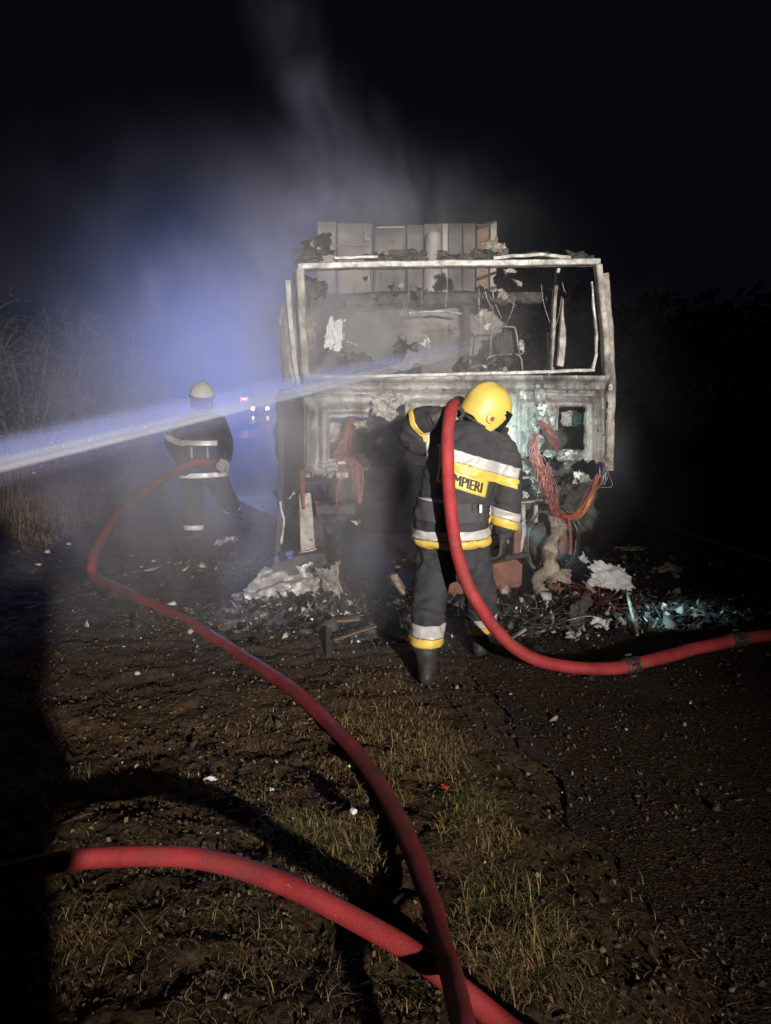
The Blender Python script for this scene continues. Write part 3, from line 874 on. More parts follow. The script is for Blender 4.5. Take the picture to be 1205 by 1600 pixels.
bundle('wire_bundle', [F(934, 742, -0.02), F(924, 772, -0.06), F(908, 800, -0.08), F(890, 808, -0.09), F(872, 800, -0.10)], M['wireorange'], 26, [0.010, 0.020, 0.026, 0.014, 0.012], 0.0027, 10, label='orange copper wires looping down from the corner')
bundle('wire_bundle', [F(946, 735, 0.0), F(941, 752, -0.01), F(936, 760, -0.02)], M['steelwire'], 14, [0.02, 0.03, 0.02], 0.0035, 11)
bundle('wire_bundle', [F(889, 806, -0.09), F(892, 840, -0.09), F(891, 866, -0.08)], M['wire'], 8, 0.008, 0.0028, 12)
m = MB(); m.box((0, 0, 0), (0.06, 0.02, 0.022)); o = m.build('wire_clip', M['ashlight'], truck); o.location = F(534, 723, -0.08)
m = MB(); m.box((0, 0, 0), (0.09, 0.03, 0.04)); o = m.build('wire_clip', M['ash'], truck); o.location = F(535, 742, -0.05)

# ---- under the panel: chassis, axle, hub, bumper beam
def lbox(name, c, s, mat, rot=(0, 0, 0), jit=0.0, seed=0):
    m = MB()
    if jit:
        rm = Matrix.Rotation(0, 3, 'X')
        m.bar([Vector((c[0] - s[0] / 2, c[1], c[2])), Vector((c[0] + s[0] / 2, c[1], c[2]))], (s[2], s[1]), jit, 0.04, seed)
    else:
        m.box(c, s)
    return m.build(name, mat, truck)
for sx in (-0.42, 0.42):
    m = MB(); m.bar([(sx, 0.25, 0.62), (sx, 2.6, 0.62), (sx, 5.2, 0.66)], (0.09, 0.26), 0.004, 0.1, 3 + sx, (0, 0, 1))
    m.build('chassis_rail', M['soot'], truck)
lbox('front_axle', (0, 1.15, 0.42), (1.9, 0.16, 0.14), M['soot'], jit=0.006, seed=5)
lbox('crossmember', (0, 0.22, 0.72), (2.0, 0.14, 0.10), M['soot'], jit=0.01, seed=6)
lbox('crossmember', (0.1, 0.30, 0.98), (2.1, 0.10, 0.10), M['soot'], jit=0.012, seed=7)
# rusty bumper beam, with chamfered end and a bolt hole
def plate(name, pts, yl, t, mat, jit=0.0):
    vs = [F(a, b, yl) for a, b in pts]
    n = len(vs)
    m = MB()
    m.add([v for v in vs] + [v + Vector((0, t, 0)) for v in vs],
          [tuple(range(n)), tuple(reversed(range(n, 2 * n)))] + [(i, (i + 1) % n, n + (i + 1) % n, n + i) for i in range(n)])
    o = m.build(name, mat, truck, False)
    bv = o.modifiers.new('edge', 'BEVEL'); bv.width = 0.008; bv.segments = 2
    return o
plate('bumper_beam', [(690, 890), (770, 882), (806, 874), (817, 882), (816, 912), (808, 926), (770, 931), (690, 934)], 0.02, 0.10, M['rust'])
tbar('bumper_bracket', [(790, 870), (812, 868), (826, 866)], -0.02, (0.035, 0.04), M['soot'], 0.006, 20)
tbar('strut', [(806, 788), (808, 830), (806, 866)], 0.03, (0.06, 0.05), M['rust'], 0.006, 21)
tbar('strut', [(816, 786), (818, 830), (811, 868)], 0.10, (0.035, 0.05), M['ash'], 0.006, 22)
tbar('strut', [(836, 788), (836, 816)], 0.10, (0.035, 0.04), M['ash'], 0.006, 23)
tbar('bracket_bar', [(806, 785), (826, 783), (848, 781)], -0.02, (0.016, 0.04), M['ash'], 0.010, 24)
tbar('bracket_bar', [(806, 748), (826, 746), (842, 746)], -0.02, (0.020, 0.04), M['ash'], 0.008, 25)
tbar('bracket_bar', [(838, 769), (850, 768)], -0.03, (0.012, 0.03), M['ashlight'], 0.003, 26)
for i, (a, b, s, k) in enumerate(((820, 772, .09, 'ashlight'), (820, 728, .12, 'ash'), (826, 735, .07, 'whiteplastic'), (838, 760, .08, 'ash'), (898, 753, .07, 'ashlight'), (886, 762, .14, 'soot'), (918, 745, .16, 'ash'), (905, 742, .10, 'whiteplastic'),
                                  (819, 816, .06, 'ashlight'), (792, 846, .05, 'ash'), (556, 815, .09, 'paper'), (700, 760, .2, 'soot'), (660, 800, .2, 'soot'))):
    crumpled('burnt_bracket', F(a, b, 0.02), (R(80) + rnd.uniform(-.2, .2), rnd.uniform(-.4, .4), rnd.uniform(-.3, .3)), (s, s * 0.9 if i != 10 else s * 0.45), s * 0.5, 150 + i, M[k], truck, ragged=0.6 if i != 10 else 0.2, n=(18, 18))
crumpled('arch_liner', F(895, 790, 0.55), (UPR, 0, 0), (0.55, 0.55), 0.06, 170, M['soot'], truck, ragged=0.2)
# hub with burnt tyre: disc, steel belt hoops, ash crust
hubc = F(862, 846, 0.10)
m = MB()
m.tube([hubc + Vector((0, 0.13, 0)), hubc + Vector((0, 0.10, 0)), hubc + Vector((0, 0.02, 0)), hubc], [0.15, 0.185, 0.185, 0.16], 28)
m.build('brake_disc', M['soot'], truck)
m = MB()
m.tube([hubc + Vector((0.02, -0.02, 0)), hubc + Vector((0.02, -0.08, 0))], [0.085, 0.07], 18)
m.build('wheel_hub', M['rust'], truck)
rim = []
m = MB()
for k in range(26):
    a = 2 * math.pi * k / 25
    m2 = hubc + Vector((math.cos(a) * 0.235, 0.03, math.sin(a) * 0.30))
    rim.append(m2)
m.tube(rim, [(0.016, 0.05)] * 26, 8, caps=False)
m.build('wheel_rim', M['soot'], truck)
rr = random.Random(5)
m = MB()
for k in range(26):
    a0 = R(rr.uniform(60, 190)); a1 = a0 + R(rr.uniform(40, 150)) * rr.choice((1, -1))
    ra, rb = rr.uniform(0.215, 0.245), rr.uniform(0.27, 0.32)
    dy = rr.uniform(-0.06, 0.02)
    cx = rr.gauss(0, 0.008)
    m.tube([hubc + Vector((math.cos(lerp(a0, a1, t / 14)) * ra + cx, dy + 0.01 * math.sin(t), math.sin(lerp(a0, a1, t / 14)) * rb)) for t in range(15)], rr.uniform(0.0012, 0.0026), 5, caps=False)
tag(m.build('tyre_wire', M['steelwire'], truck), 'bare steel hoops left of the burnt tyre', None, None, 'stuff')
def crustcol(name, pts, radii, seed, mat, parent, yl=0.0):
    m = MB()
    path = catmull([F(a, b, y) for a, b, y in pts], 8)
    m.tube(path, spread(radii, 8), 22, round_caps=True)
    me = m.mesh(name)
    for v in me.vertices:
        c = v.co.copy()
        n = mnoise.noise_vector(c * 9 + Vector((seed, 0, 0))) * 0.045 + mnoise.noise_vector(c * 26 + Vector((0, seed, 0))) * 0.020
        v.co = c + n
    return link(name, me, mat, parent, True, 70)
crustcol('ash_crust', [(868, 808, -0.02), (872, 830, -0.04), (860, 860, -0.05), (858, 885, -0.06), (850, 912, -0.08), (842, 934, -0.08)], [0.05, 0.055, 0.05, 0.075, 0.085, 0.06], 1.0, M['crust'], truck)
crumpled('ash_flake', F(880, 898, -0.12), (R(58), R(10), 0.1), (0.20, 0.15), 0.04, 181, M['crust'], truck, ragged=0.4, n=(22, 18))
crumpled('hub_plate', F(881, 838, -0.03), (UPR, R(4), 0), (0.10, 0.34), 0.03, 182, M['rust'], truck, ragged=0.2, n=(14, 26))
# left foot of the cab: step panel and step
plate('step_panel', [(467, 772), (486, 770), (489, 800), (493, 858), (470, 866)], 0.05, 0.03, M['ash'])
tbar('step_edge', [(468, 864), (480, 861), (494, 857)], 0.03, (0.014, 0.03), M['ashlight'], 0.008, 31)
plate('cab_step', [(428, 882), (470, 868), (508, 864), (512, 880), (500, 892), (440, 902), (426, 896)], -0.10, 0.30, M['soot'])
tbar('side_rail', [(438, 640), (440, 720), (438, 800), (434, 860)], 0.55, (0.05, 0.08), M['soot'], 0.008, 32)
crumpled('door_skin', F(452, 700, 0.55), (UPR, 0, R(-78)), (1.1, 1.05), 0.08, 190, M['soot'], truck, ragged=0.15, n=(50, 50), freq=2)
crumpled('wheel_wreck', F(452, 810, 0.9), (UPR, 0, R(-70)), (0.8, 0.7), 0.2, 191, M['char'], truck, ragged=0.3, n=(40, 40), freq=3)
tbar('strap_end', [(438, 784), (440, 796), (444, 810), (443, 830), (440, 850)], 0.10, (0.016, 0.012), M['ashlight'], 0.006, 33)
crumpled('panel_shred', F(456, 774, 0.0), (R(70), R(-50), 0.1), (0.09, 0.025), 0.03, 192, M['ashlight'], truck, ragged=0.4, n=(20, 10))
# engine and rear of the cab (mostly in the dark)
crumpled('engine_wreck', Vector((0.0, 0.8, 0.85)), (UPR, 0, 0), (1.1, 0.8), 0.3, 195, M['char'], truck, ragged=0.2, n=(50, 40), freq=4)
for sx in (-1.0, 1.0):
    m = MB()
    c = Vector((sx, 1.3, 0.40))
    m.tube([c + Vector((-0.14, 0, 0)), c + Vector((-0.1, 0, 0)), c + Vector((0.1, 0, 0)), c + Vector((0.14, 0, 0))], [0.34, 0.41, 0.41, 0.34], 26)
    if sx < 0: m.build('front_wheel', M['char'], truck)
for sx in (-0.95, 0.95):
    m = MB(); c = Vector((sx, 4.7, 0.44))
    m.tube([c + Vector((-0.25, 0, 0)), c + Vector((-0.2, 0, 0)), c + Vector((0.2, 0, 0)), c + Vector((0.25, 0, 0))], [0.36, 0.44, 0.44, 0.36], 26)
    m.build('rear_wheel', M['char'], truck)

# ---- what is left of the box trailer's front wall
trailer = thing('burned_trailer', 'scorched front wall of a tall box trailer showing above the burnt cab', 'trailer', (TM @ Vector((0, 3.0, 0))).to_tuple(), T_YAW)
TY = 3.0
def W(px, py, yl=0.0):
    return F(px, py, TY + yl) - Vector((0, TY, 0))
def wplate(name, x1, x2, y1, y2, yl, t, mat, skew=0.0, label=None):
    a, b, c, d = W(x1, y2, yl), W(x2, y2, yl), W(x2 + skew, y1, yl), W(x1 + skew, y1, yl)
    nx, nz = 10, 16
    vs, fs = [], []
    for j in range(nz + 1):
        for i in range(nx + 1):
            p = a.lerp(b, i / nx).lerp(d.lerp(c, i / nx), j / nz)
            p = p + Vector((0, mnoise.noise(p * 2.3) * 0.035, 0))
            vs.append(p)
    for j in range(nz):
        for i in range(nx):
            k = j * (nx + 1) + i
            fs.append((k, k + 1, k + nx + 2, k + nx + 1))
    m = MB(); m.add(vs, fs)
    o = m.build(name, mat, trailer)
    solidify(o, t)
    if label: o['label'] = label
    return o
bot = 640
wplate('wall_panel', 496, 525, 347, bot, 0.0, 0.02, M['trailer'])
wplate('wall_panel', 526.5, 582, 349, bot, 0.0, 0.02, M['trailer'])
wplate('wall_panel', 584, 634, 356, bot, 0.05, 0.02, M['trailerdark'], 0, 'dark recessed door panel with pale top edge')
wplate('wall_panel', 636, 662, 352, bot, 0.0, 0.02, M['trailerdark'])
wplate('wall_panel', 691, 699, 350, bot, -0.02, 0.03, M['trailerpale'])
wplate('wall_panel', 663, 690, 350, bot, 0.02, 0.02, M['trailer'])
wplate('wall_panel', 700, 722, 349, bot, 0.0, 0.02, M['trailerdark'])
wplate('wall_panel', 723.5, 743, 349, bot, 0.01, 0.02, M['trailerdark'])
wplate('wall_panel', 745, 764, 350, bot, -0.01, 0.02, M['ochre'], 0, 'orange-brown scorched panel by the corner')
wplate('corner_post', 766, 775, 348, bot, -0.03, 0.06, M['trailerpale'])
m = MB()
path = [W(677, 372, -0.06), W(677, 410, -0.06), W(675, 440, -0.06), W(671, 475, -0.06)]
m.tube(catmull(path, 5), spread([0.085, 0.105, 0.10, 0.08], 5), 16, round_caps=True, flat=1.0)
m.build('pale_cylinder', M['trailerpale'], trailer)
m = MB(); m.bar([W(588, 356, 0), W(632, 355, 0)], (0.02, 0.04), 0.003, 0.05, 3); m.build('top_edge', M['trailerpale'], trailer)
for yb in (352, 432, 455):
    m = MB(); m.bar([W(746, yb + 4, -0.05), W(775, yb - 6, -0.05)], (0.03, 0.03), 0.004, 0.05, yb); m.build('cross_slat', M['soot'], trailer)
m = MB(); m.bar([W(496, 385, -0.02), W(582, 384, -0.02)], (0.014, 0.02), 0.003, 0.05, 5); m.build('wall_rib', M['trailer'], trailer)
m = MB(); m.bar([W(770, 374, -0.05), W(782, 386, -0.05), W(788, 400, -0.05)], (0.03, 0.04), 0.004, 0.05, 9); m.build('broken_stay', M['trailerpale'], trailer)
for i, (a, b) in enumerate(((571, 358), (573, 372), (678, 373), (628, 446))):
    crumpled('wall_scrap', W(a, b, -0.06), (UPR, rnd.uniform(-1, 1), 0), (0.09, 0.12), 0.06, 200 + i, M['trailerpale'], trailer, ragged=0.6, n=(14, 14))
for sx in (-0.45, 0.45):
    m = MB(); m.bar([(sx, 0.1, 1.0), (sx, 6.0, 1.0)], (0.10, 0.2), 0.004, 0.3, sx, (0, 0, 1)); m.build('floor_beam', M['soot'], trailer)
for sx in (-1.0, 1.0):
    m = MB(); c = Vector((sx, 5.2, 0.48))
    m.tube([c + Vector((-0.15, 0, 0)), c + Vector((-0.12, 0, 0)), c + Vector((0.12, 0, 0)), c + Vector((0.15, 0, 0))], [0.4, 0.48, 0.48, 0.4], 24)
    m.build('trailer_wheel', M['char'], trailer)
m = MB(); m.bar([(-1.0, 5.2, 0.5), (1.0, 5.2, 0.5)], (0.1, 0.1), 0, 0.2); m.build('trailer_axle', M['soot'], trailer)
for sx in (-0.45, 0.45):
    m = MB(); m.bar([(sx, 5.2, 0.5), (sx, 5.2, 0.95)], (0.1, 0.1), 0, 0.2); m.build('axle_bracket', M['soot'], trailer)
# ------------------------------------------------------------------ people
def remeshed(mb, voxel, smooth_it=5, folds=None, name='body', tris=False):
    """one continuous skin over overlapping limbs"""
    me = mb.mesh(name)
    o = bpy.data.objects.new('wip', me)
    COL.objects.link(o)
    r = o.modifiers.new('r', 'REMESH'); r.mode = 'VOXEL'; r.voxel_size = voxel
    s = o.modifiers.new('s', 'SMOOTH'); s.iterations = smooth_it; s.factor = 0.5
    dg = bpy.context.evaluated_depsgraph_get()
    out = bpy.data.meshes.new_from_object(o.evaluated_get(dg))
    bpy.data.objects.remove(o)
    bpy.data.meshes.remove(me)
    out.name = name
    if folds:
        amp, freq, seed, stretch = folds
        nr = [v.normal.copy() for v in out.vertices]
        for v, n in zip(out.vertices, nr):
            c = v.co
            q = Vector((c.x * freq * stretch[0], c.y * freq * stretch[1], c.z * freq * stretch[2])) + Vector((seed, seed * 2, 0))
            wv = mnoise.noise_vector(q * 0.6) * 0.9
            f1 = 1 - abs(mnoise.noise(q + wv)) * 2.2
            f2 = mnoise.noise(q * 2.3 + wv)
            v.co = c + n * (f1 * 0.6 + f2 * 0.4) * amp
    return out

def band_from(body_me, p, n, width, centre, radius, lift=0.005, also=None):
    """the strip of the clothed figure between two planes, lifted off the cloth"""
    p, n, centre = Vector(p), Vector(n).normalized(), Vector(centre)
    bm = bmesh.new(); bm.from_mesh(body_me)
    far = [v for v in bm.verts if (v.co - centre).length > radius + 0.05]
    bmesh.ops.delete(bm, geom=far, context='VERTS')
    for s in (1, -1):
        g = bm.verts[:] + bm.edges[:] + bm.faces[:]
        bmesh.ops.bisect_plane(bm, geom=g, dist=1e-5, plane_co=p + n * (width / 2 * s), plane_no=n * s, clear_outer=True)
    bmesh.ops.delete(bm, geom=[v for v in bm.verts if (v.co - centre).length > radius], context='VERTS')
    if also: bmesh.ops.delete(bm, geom=[v for v in bm.verts if not also(v.co)], context='VERTS')
    bm.normal_update()
    for v, q in [(v, v.co + v.normal * lift) for v in bm.verts]: v.co = q
    me = bpy.data.meshes.new('band'); bm.to_mesh(me); bm.free()
    return me

def add_band(person, body_me, p, n, width, centre, radius, mat, name='reflective_band', lift=0.005, also=None):
    me = band_from(body_me, p, n, width, centre, radius, lift, also)
    if not len(me.polygons): return None
    me.name = name
    o = link(name, me, mat, person, True, 60)
    solidify(o, 0.003, 1)
    return o

def basis(fwd, up):
    f = Vector(fwd).normalized()
    u = Vector(up); u = (u - f * u.dot(f)).normalized()
    r = f.cross(u)                    # the person's right
    return Matrix((r, f, u)).transposed()     # columns: right, forward, up

def helmet(person, c, fwd, up, mat, scale=1.0, visor=True):
    """jet-style helmet: deep shell with long cheek pieces, low ridge, rim, ear bosses, visor"""
    B = basis(fwd, up)
    nA, nP = 56, 26
    vs, fs = [], []
    for i in range(nA):
        a = 2 * math.pi * i / nA                      # 0 = right, 90 = forward
        fw = math.sin(a); sd = abs(math.cos(a))
        # how far down the shell reaches, by direction
        if fw > 0.55: low = 0.035 - 0.03 * (1 - (fw - 0.55) / 0.45)
        elif fw > -0.25: low = -0.135 + 0.14 * max(0, (fw - 0.12) / 0.43)
        else: low = -0.135 + 0.055 * min(1, (-fw - 0.25) / 0.5)
        for j in range(nP + 1):
            t = j / nP
            z = lerp(0.158, low, t ** 1.0)
            if z > 0: k = math.sqrt(max(0.0, 1 - (z / 0.158) ** 2.15))
            else: k = 1.0 + 0.05 * (z / -0.13) - 0.16 * max(0, (-z - 0.05) / 0.085) * (0.4 + 0.6 * sd)
            rx, ry = 0.132 * k, 0.158 * k
            x, y = math.cos(a) * rx, math.sin(a) * ry - 0.006
            ridge = 0.010 * math.exp(-(x / 0.022) ** 2) * (1 if z > 0.02 else 0)
            p = Vector((x, y, z + ridge))
            if z > 0.02 and abs(abs(x) - 0.045) < 0.006: p *= 0.99
            vs.append(Vector(c) + B @ (p * scale))
    for i in range(nA):
        i2 = (i + 1) % nA
        for j in range(nP):
            fs.append((i * (nP + 1) + j, i2 * (nP + 1) + j, i2 * (nP + 1) + j + 1, i * (nP + 1) + j + 1))
    m = MB(); m.add(vs, fs)
    me = m.mesh('helmet')
    bm = bmesh.new(); bm.from_mesh(me); bmesh.ops.remove_doubles(bm, verts=bm.verts, dist=0.0015); bm.to_mesh(me); bm.free()
    h = link('helmet', me, mat, person, True, 50)
    solidify(h, 0.006 * scale, -1)
    for s in (-1, 1):
        m = MB()
        a = Vector(c) + B @ (Vector((s * 0.128, -0.03, -0.045)) * scale); b = Vector(c) + B @ (Vector((s * 0.145, -0.03, -0.045)) * scale)
        m.tube([a, a.lerp(b, 0.7), b], [0.032 * scale, 0.032 * scale, 0.022 * scale], 18)
        m.build('ear_boss', mat, h)
        m = MB()
        m.tube([b, b + (b - a).normalized() * 0.004], [0.015 * scale, 0.012 * scale], 12)
        m.build('boss_cap', M['rust'], h)
    if visor:
        m = MB()
        vs, fs = [], []
        for i in range(17):
            a = R(lerp(18, 162, i / 16))
            for j in range(7):
                t = j / 6
                z = lerp(0.042, -0.085, t)
                rr_ = 1.03 - 0.10 * t * t
                vs.append(Vector(c) + B @ (Vector((math.cos(a) * 0.126 * rr_, math.sin(a) * 0.158 * rr_ - 0.004, z)) * scale))
        for i in range(16):
            for j in range(6):
                fs.append((i * 7 + j, i * 7 + 7 + j, i * 7 + 8 + j, i * 7 + j + 1))
        m.add(vs, fs)
        v = m.build('visor', M['visor'], h)
        solidify(v, 0.003)
    # dark rubber rim and strap at the nape
    m = MB()
    pts = [Vector(c) + B @ (Vector((math.cos(R(a)) * 0.120, math.sin(R(a)) * 0.148 - 0.006, -0.088 - 0.02 * abs(math.cos(R(a))))) * scale) for a in range(190, 351, 10)]
    m.tube(pts, 0.010 * scale, 8)
    m.build('helmet_rim', M['rubber'], h)
    return h

def head(person, c, fwd, up, scale=1.0):
    """face with brow, nose, mouth, ears"""
    B = basis(fwd, up)
    c = Vector(c)
    Q = lambda x, y, z: c + B @ (Vector((x, y, z)) * scale)
    m = MB()
    m.ball(Q(0, -0.005, 0.03), [0.076 * scale, 0.095 * scale, 0.098 * scale], 20, 14, B)
    m.ball(Q(0, 0.018, -0.05), [0.058 * scale, 0.070 * scale, 0.070 * scale], 18, 12, B)
    m.tube([Q(0, 0.092, 0.018), Q(0, 0.104, -0.012), Q(0, 0.112, -0.028)], [0.010 * scale, 0.013 * scale, 0.017 * scale], 10, round_caps=True)
    m.tube([Q(-0.045, 0.078, 0.032), Q(0, 0.094, 0.030), Q(0.045, 0.078, 0.032)], 0.010 * scale, 8, round_caps=True)
    m.tube([Q(-0.022, 0.080, -0.062), Q(0, 0.089, -0.060), Q(0.022, 0.080, -0.062)], 0.008 * scale, 8, round_caps=True)
    m.ball(Q(0, 0.078, -0.098), 0.020 * scale, 10, 8)
    for s in (-1, 1): m.ball(Q(s * 0.078, -0.01, -0.01), [0.012 * scale, 0.022 * scale, 0.034 * scale], 10, 8, B)
    m.tube([Q(0, -0.02, -0.05), Q(0, -0.03, -0.17)], 0.055 * scale, 16)
    me = remeshed(m, 0.0065 * scale, 3, None, 'head')
    return link('head', me, M['skin'], person, True, 180)

def glove(person, wrist, direction, palm, mat, side=1, curl=0.5, size=1.0, name='glove'):
    """palm, four fingers of their own length bent at the knuckles, thumb from the side near the wrist"""
    d = Vector(direction).normalized(); pn = Vector(palm); pn = (pn - d * pn.dot(d)).normalized(); s = d.cross(pn) * side
    w0 = Vector(wrist)
    m = MB()
    s_ = size
    m.tube([w0 - d * 0.06 * s_, w0 - d * 0.01 * s_, w0 + d * 0.02 * s_], [(0.043 * s_, 0.038 * s_), (0.040 * s_, 0.034 * s_), (0.036 * s_, 0.026 * s_)], 14, flat_axis=s, round_caps=False)
    m.tube([w0, w0 + d * 0.035 * s_, w0 + d * 0.085 * s_, w0 + d * 0.1 * s_], [(0.034 * s_, 0.024 * s_), (0.044 * s_, 0.020 * s_), (0.046 * s_, 0.017 * s_), (0.042 * s_, 0.014 * s_)], 16, flat_axis=s)
    for k, ln in enumerate((0.072, 0.082, 0.076, 0.060)):
        off = (k - 1.5) * 0.024 * s_
        p = w0 + d * (0.088 * s_) - s * off
        pts = [p - d * 0.02 * s_, p]
        a = 0.0
        for seg in (0.42, 0.33, 0.25):
            a += curl * (1.0 if seg > 0.4 else 0.9) * (1 + 0.08 * k)
            dirv = d * math.cos(a) + pn * math.sin(a)
            p = p + dirv * ln * seg * s_ * 1.15
            pts.append(p)
        m.tube(pts, [0.0115 * s_, 0.0125 * s_, 0.0115 * s_, 0.0105 * s_, 0.009 * s_], 10, round_caps=True)
    tb = w0 + d * 0.025 * s_ + s * 0.034 * s_
    t1 = tb + (s * 0.75 + d * 0.55 + pn * 0.25).normalized() * 0.038 * s_
    t2 = t1 + (d * 0.8 + pn * (0.3 + curl * 0.5) + s * 0.1).normalized() * 0.032 * s_
    t3 = t2 + (d * 0.6 + pn * (0.4 + curl * 0.6) - s * 0.2).normalized() * 0.022 * s_
    m.tube([tb - s * 0.015 * s_, tb, t1, t2, t3], [0.016 * s_, 0.017 * s_, 0.014 * s_, 0.0125 * s_, 0.010 * s_], 10, round_caps=True)
    me = remeshed(m, 0.005 * s_, 2, (0.0012, 40, 3, (1, 1, 1)), name)
    return link(name, me, mat, person, True, 180)

def boot(person, ankle, ground_pt, fwd, size=1.0):
    """tall rubber boot: shaft, ankle, foot, thick sole"""
    f = Vector(fwd); f.z = 0; f.normalize()
    s = Vector((f.y, -f.x, 0))
    g = Vector(ground_pt); a = Vector(ankle)
    heel = g + Vector((0, 0, 0.045)) - f * 0.07 * size
    m = MB()
    m.tube([a, a.lerp(heel + Vector((0, 0, 0.11)), 0.6), heel + f * 0.03 + Vector((0, 0, 0.10)), heel + f * 0.03 + Vector((0, 0, 0.02))], [0.075 * size, 0.064 * size, 0.058 * size, 0.050 * size], 16, round_caps=True)
    m.tube([heel, heel + f * 0.09 * size + Vector((0, 0, 0.022)), heel + f * 0.17 * size + Vector((0, 0, 0.008)), heel + f * 0.225 * size - Vector((0, 0, 0.002))],
           [(0.042 * size, 0.045), (0.050 * size, 0.060), (0.054 * size, 0.046), (0.044 * size, 0.036)], 16, flat_axis=s, round_caps=True)
    me = remeshed(m, 0.010, 4, (0.003, 14, 5, (1, 1, 1.6)), 'boot')
    b = link('boot', me, M['rubber'], person, True, 180)
    m = MB()
    n = 20
    ring = []
    for i in range(n):
        t = 2 * math.pi * i / n
        L = 0.165 * size; Wd = (0.052 + 0.006 * math.cos(t)) * size
        ring.append(g + f * (math.cos(t) * L + 0.075 * size) * 1.0 + s * math.sin(t) * Wd)
    vs = [p + Vector((0, 0, 0.003)) for p in ring] + [p + Vector((0, 0, 0.03)) for p in ring]
    m.add(vs, [tuple(range(n)), tuple(reversed(range(n, 2 * n)))] + [(i, (i + 1) % n, n + (i + 1) % n, n + i) for i in range(n)])
    m.build('boot_sole', M['rubber'], b)
    return b

# ================= the firefighter at the wreck, seen from behind, hose over his left shoulder
YD = 4.42
ff = thing('person', 'firefighter in dark suit with yellow lettering, seen from behind under a bright yellow helmet', 'person', (0, 0, 0))
J = lambda a, b, y=YD: P(a, b, y)
gl, gr = G(668, 1066, 0.0), G(752, 1022, 0.0)
m = MB()
pelvis = J(706, 856)
# trousers
hl, hr = J(682, 866, 4.42), J(733, 866, 4.44)
kl, kr = J(672, 930, 4.36), J(752, 925, 4.50)
al, ar = J(666, 1002, gl.y + 0.02), J(752, 978, gr.y + 0.0)
for h, k, a in ((hl, kl, al), (hr, kr, ar)):
    path = catmull([h + Vector((0, 0, 0.05)), h.lerp(k, 0.5) + Vector((0, 0.01, 0)), k, k.lerp(a, 0.5) + Vector((0, 0.02, 0)), a], 6)
    m.tube(path, spread([0.112, 0.104, 0.092, 0.090, 0.084], 6), 22, round_caps=True)
m.tube([J(704, 872), J(706, 850), J(710, 820)], [(0.175, 0.14), (0.185, 0.145), (0.18, 0.14)], 24, flat_axis=(1, 0, 0), round_caps=True)
# jacket
m.tube(catmull([J(705, 846, 4.42), J(706, 815, 4.42), J(713, 770, 4.43), J(724, 725, 4.44), J(736, 690, 4.46), J(742, 668, 4.48)], 6),
       spread([(0.222, 0.172), (0.212, 0.166), (0.205, 0.160), (0.215, 0.160), (0.190, 0.135), (0.10, 0.095)], 6), 30, flat_axis=(1, 0, -0.12))
# upper back and shoulders
shl, shr = J(694, 686, 4.46), J(778, 700, 4.48)
m.tube([shl, J(736, 682, 4.46), shr], [0.088, 0.105, 0.092], 20, round_caps=True)
# collar
m.tube([J(738, 688, 4.46), J(746, 672, 4.48), J(752, 656, 4.50)], [0.105, 0.092, 0.088], 20)
# left arm: raised, elbow out, forearm back up to the hose
el, wl = J(644, 684, 4.52), J(676, 652, 4.38)
m.tube(catmull([shl, shl.lerp(el, 0.5) + Vector((0, 0, -0.015)), el], 6), spread([0.092, 0.084, 0.078], 6), 20, round_caps=True)
m.tube(catmull([el, el.lerp(wl, 0.45) + Vector((-0.015, 0, 0.03)), wl], 6), spread([0.078, 0.082, 0.064], 6), 20, round_caps=True)
# right arm: hanging, a little forward
er, wr = J(793, 762, 4.45), J(788, 822, 4.47)
m.tube(catmull([shr, J(790, 728, 4.46), er, J(791, 795, 4.46), wr], 6), spread([0.098, 0.092, 0.084, 0.078, 0.070], 6), 20, round_caps=True)
body_me = remeshed(m, 0.0125, 4, (0.0165, 8.5, 2.0, (1.0, 1.0, 1.9)), 'body')
body = link('body', body_me, M['cloth'], ff, True, 180)
# hands
glove(ff, J(687, 647, 4.36), (0.85, 0.25, 0.42), (0.35, 0.3, -0.9), M['glove'], 1, 0.8, 1.15)
glove(ff, J(786, 838, 4.47), (-0.05, 0.12, -1), (-0.8, 0.3, 0), M['glove'], 1, 0.55, 1.15)
# boots
boot(ff, al - Vector((0, 0, 0.02)), gl + Vector((0, 0.03, -0.004)), (0.15, 1, 0), 1.0)
boot(ff, ar - Vector((0, 0, 0.02)), gr + Vector((0, 0.03, -0.004)), (0.25, 1, 0), 1.0)
# head, turned to his right and tilted
hc = J(762, 640, 4.50)
hf, hu = (0.88, 0.46, -0.46), (0.46, 0.0, 1.0)
head(ff, hc - Vector((0.0, 0, 0.03)), hf, hu)
helmet(ff, hc, hf, hu, M['helmet'], 0.95)
m = MB()
m.tube(catmull([hc + Vector((-0.04, 0.0, -0.06)), hc + Vector((-0.05, -0.01, -0.12)), J(744, 672, 4.48)], 5), spread([0.10, 0.098, 0.11], 5), 22)
nm = remeshed(m, 0.012, 3, (0.004, 14, 4, (1, 1, 1)), 'neck_guard')
link('neck_guard', nm, M['cloth'], ff, True, 180)
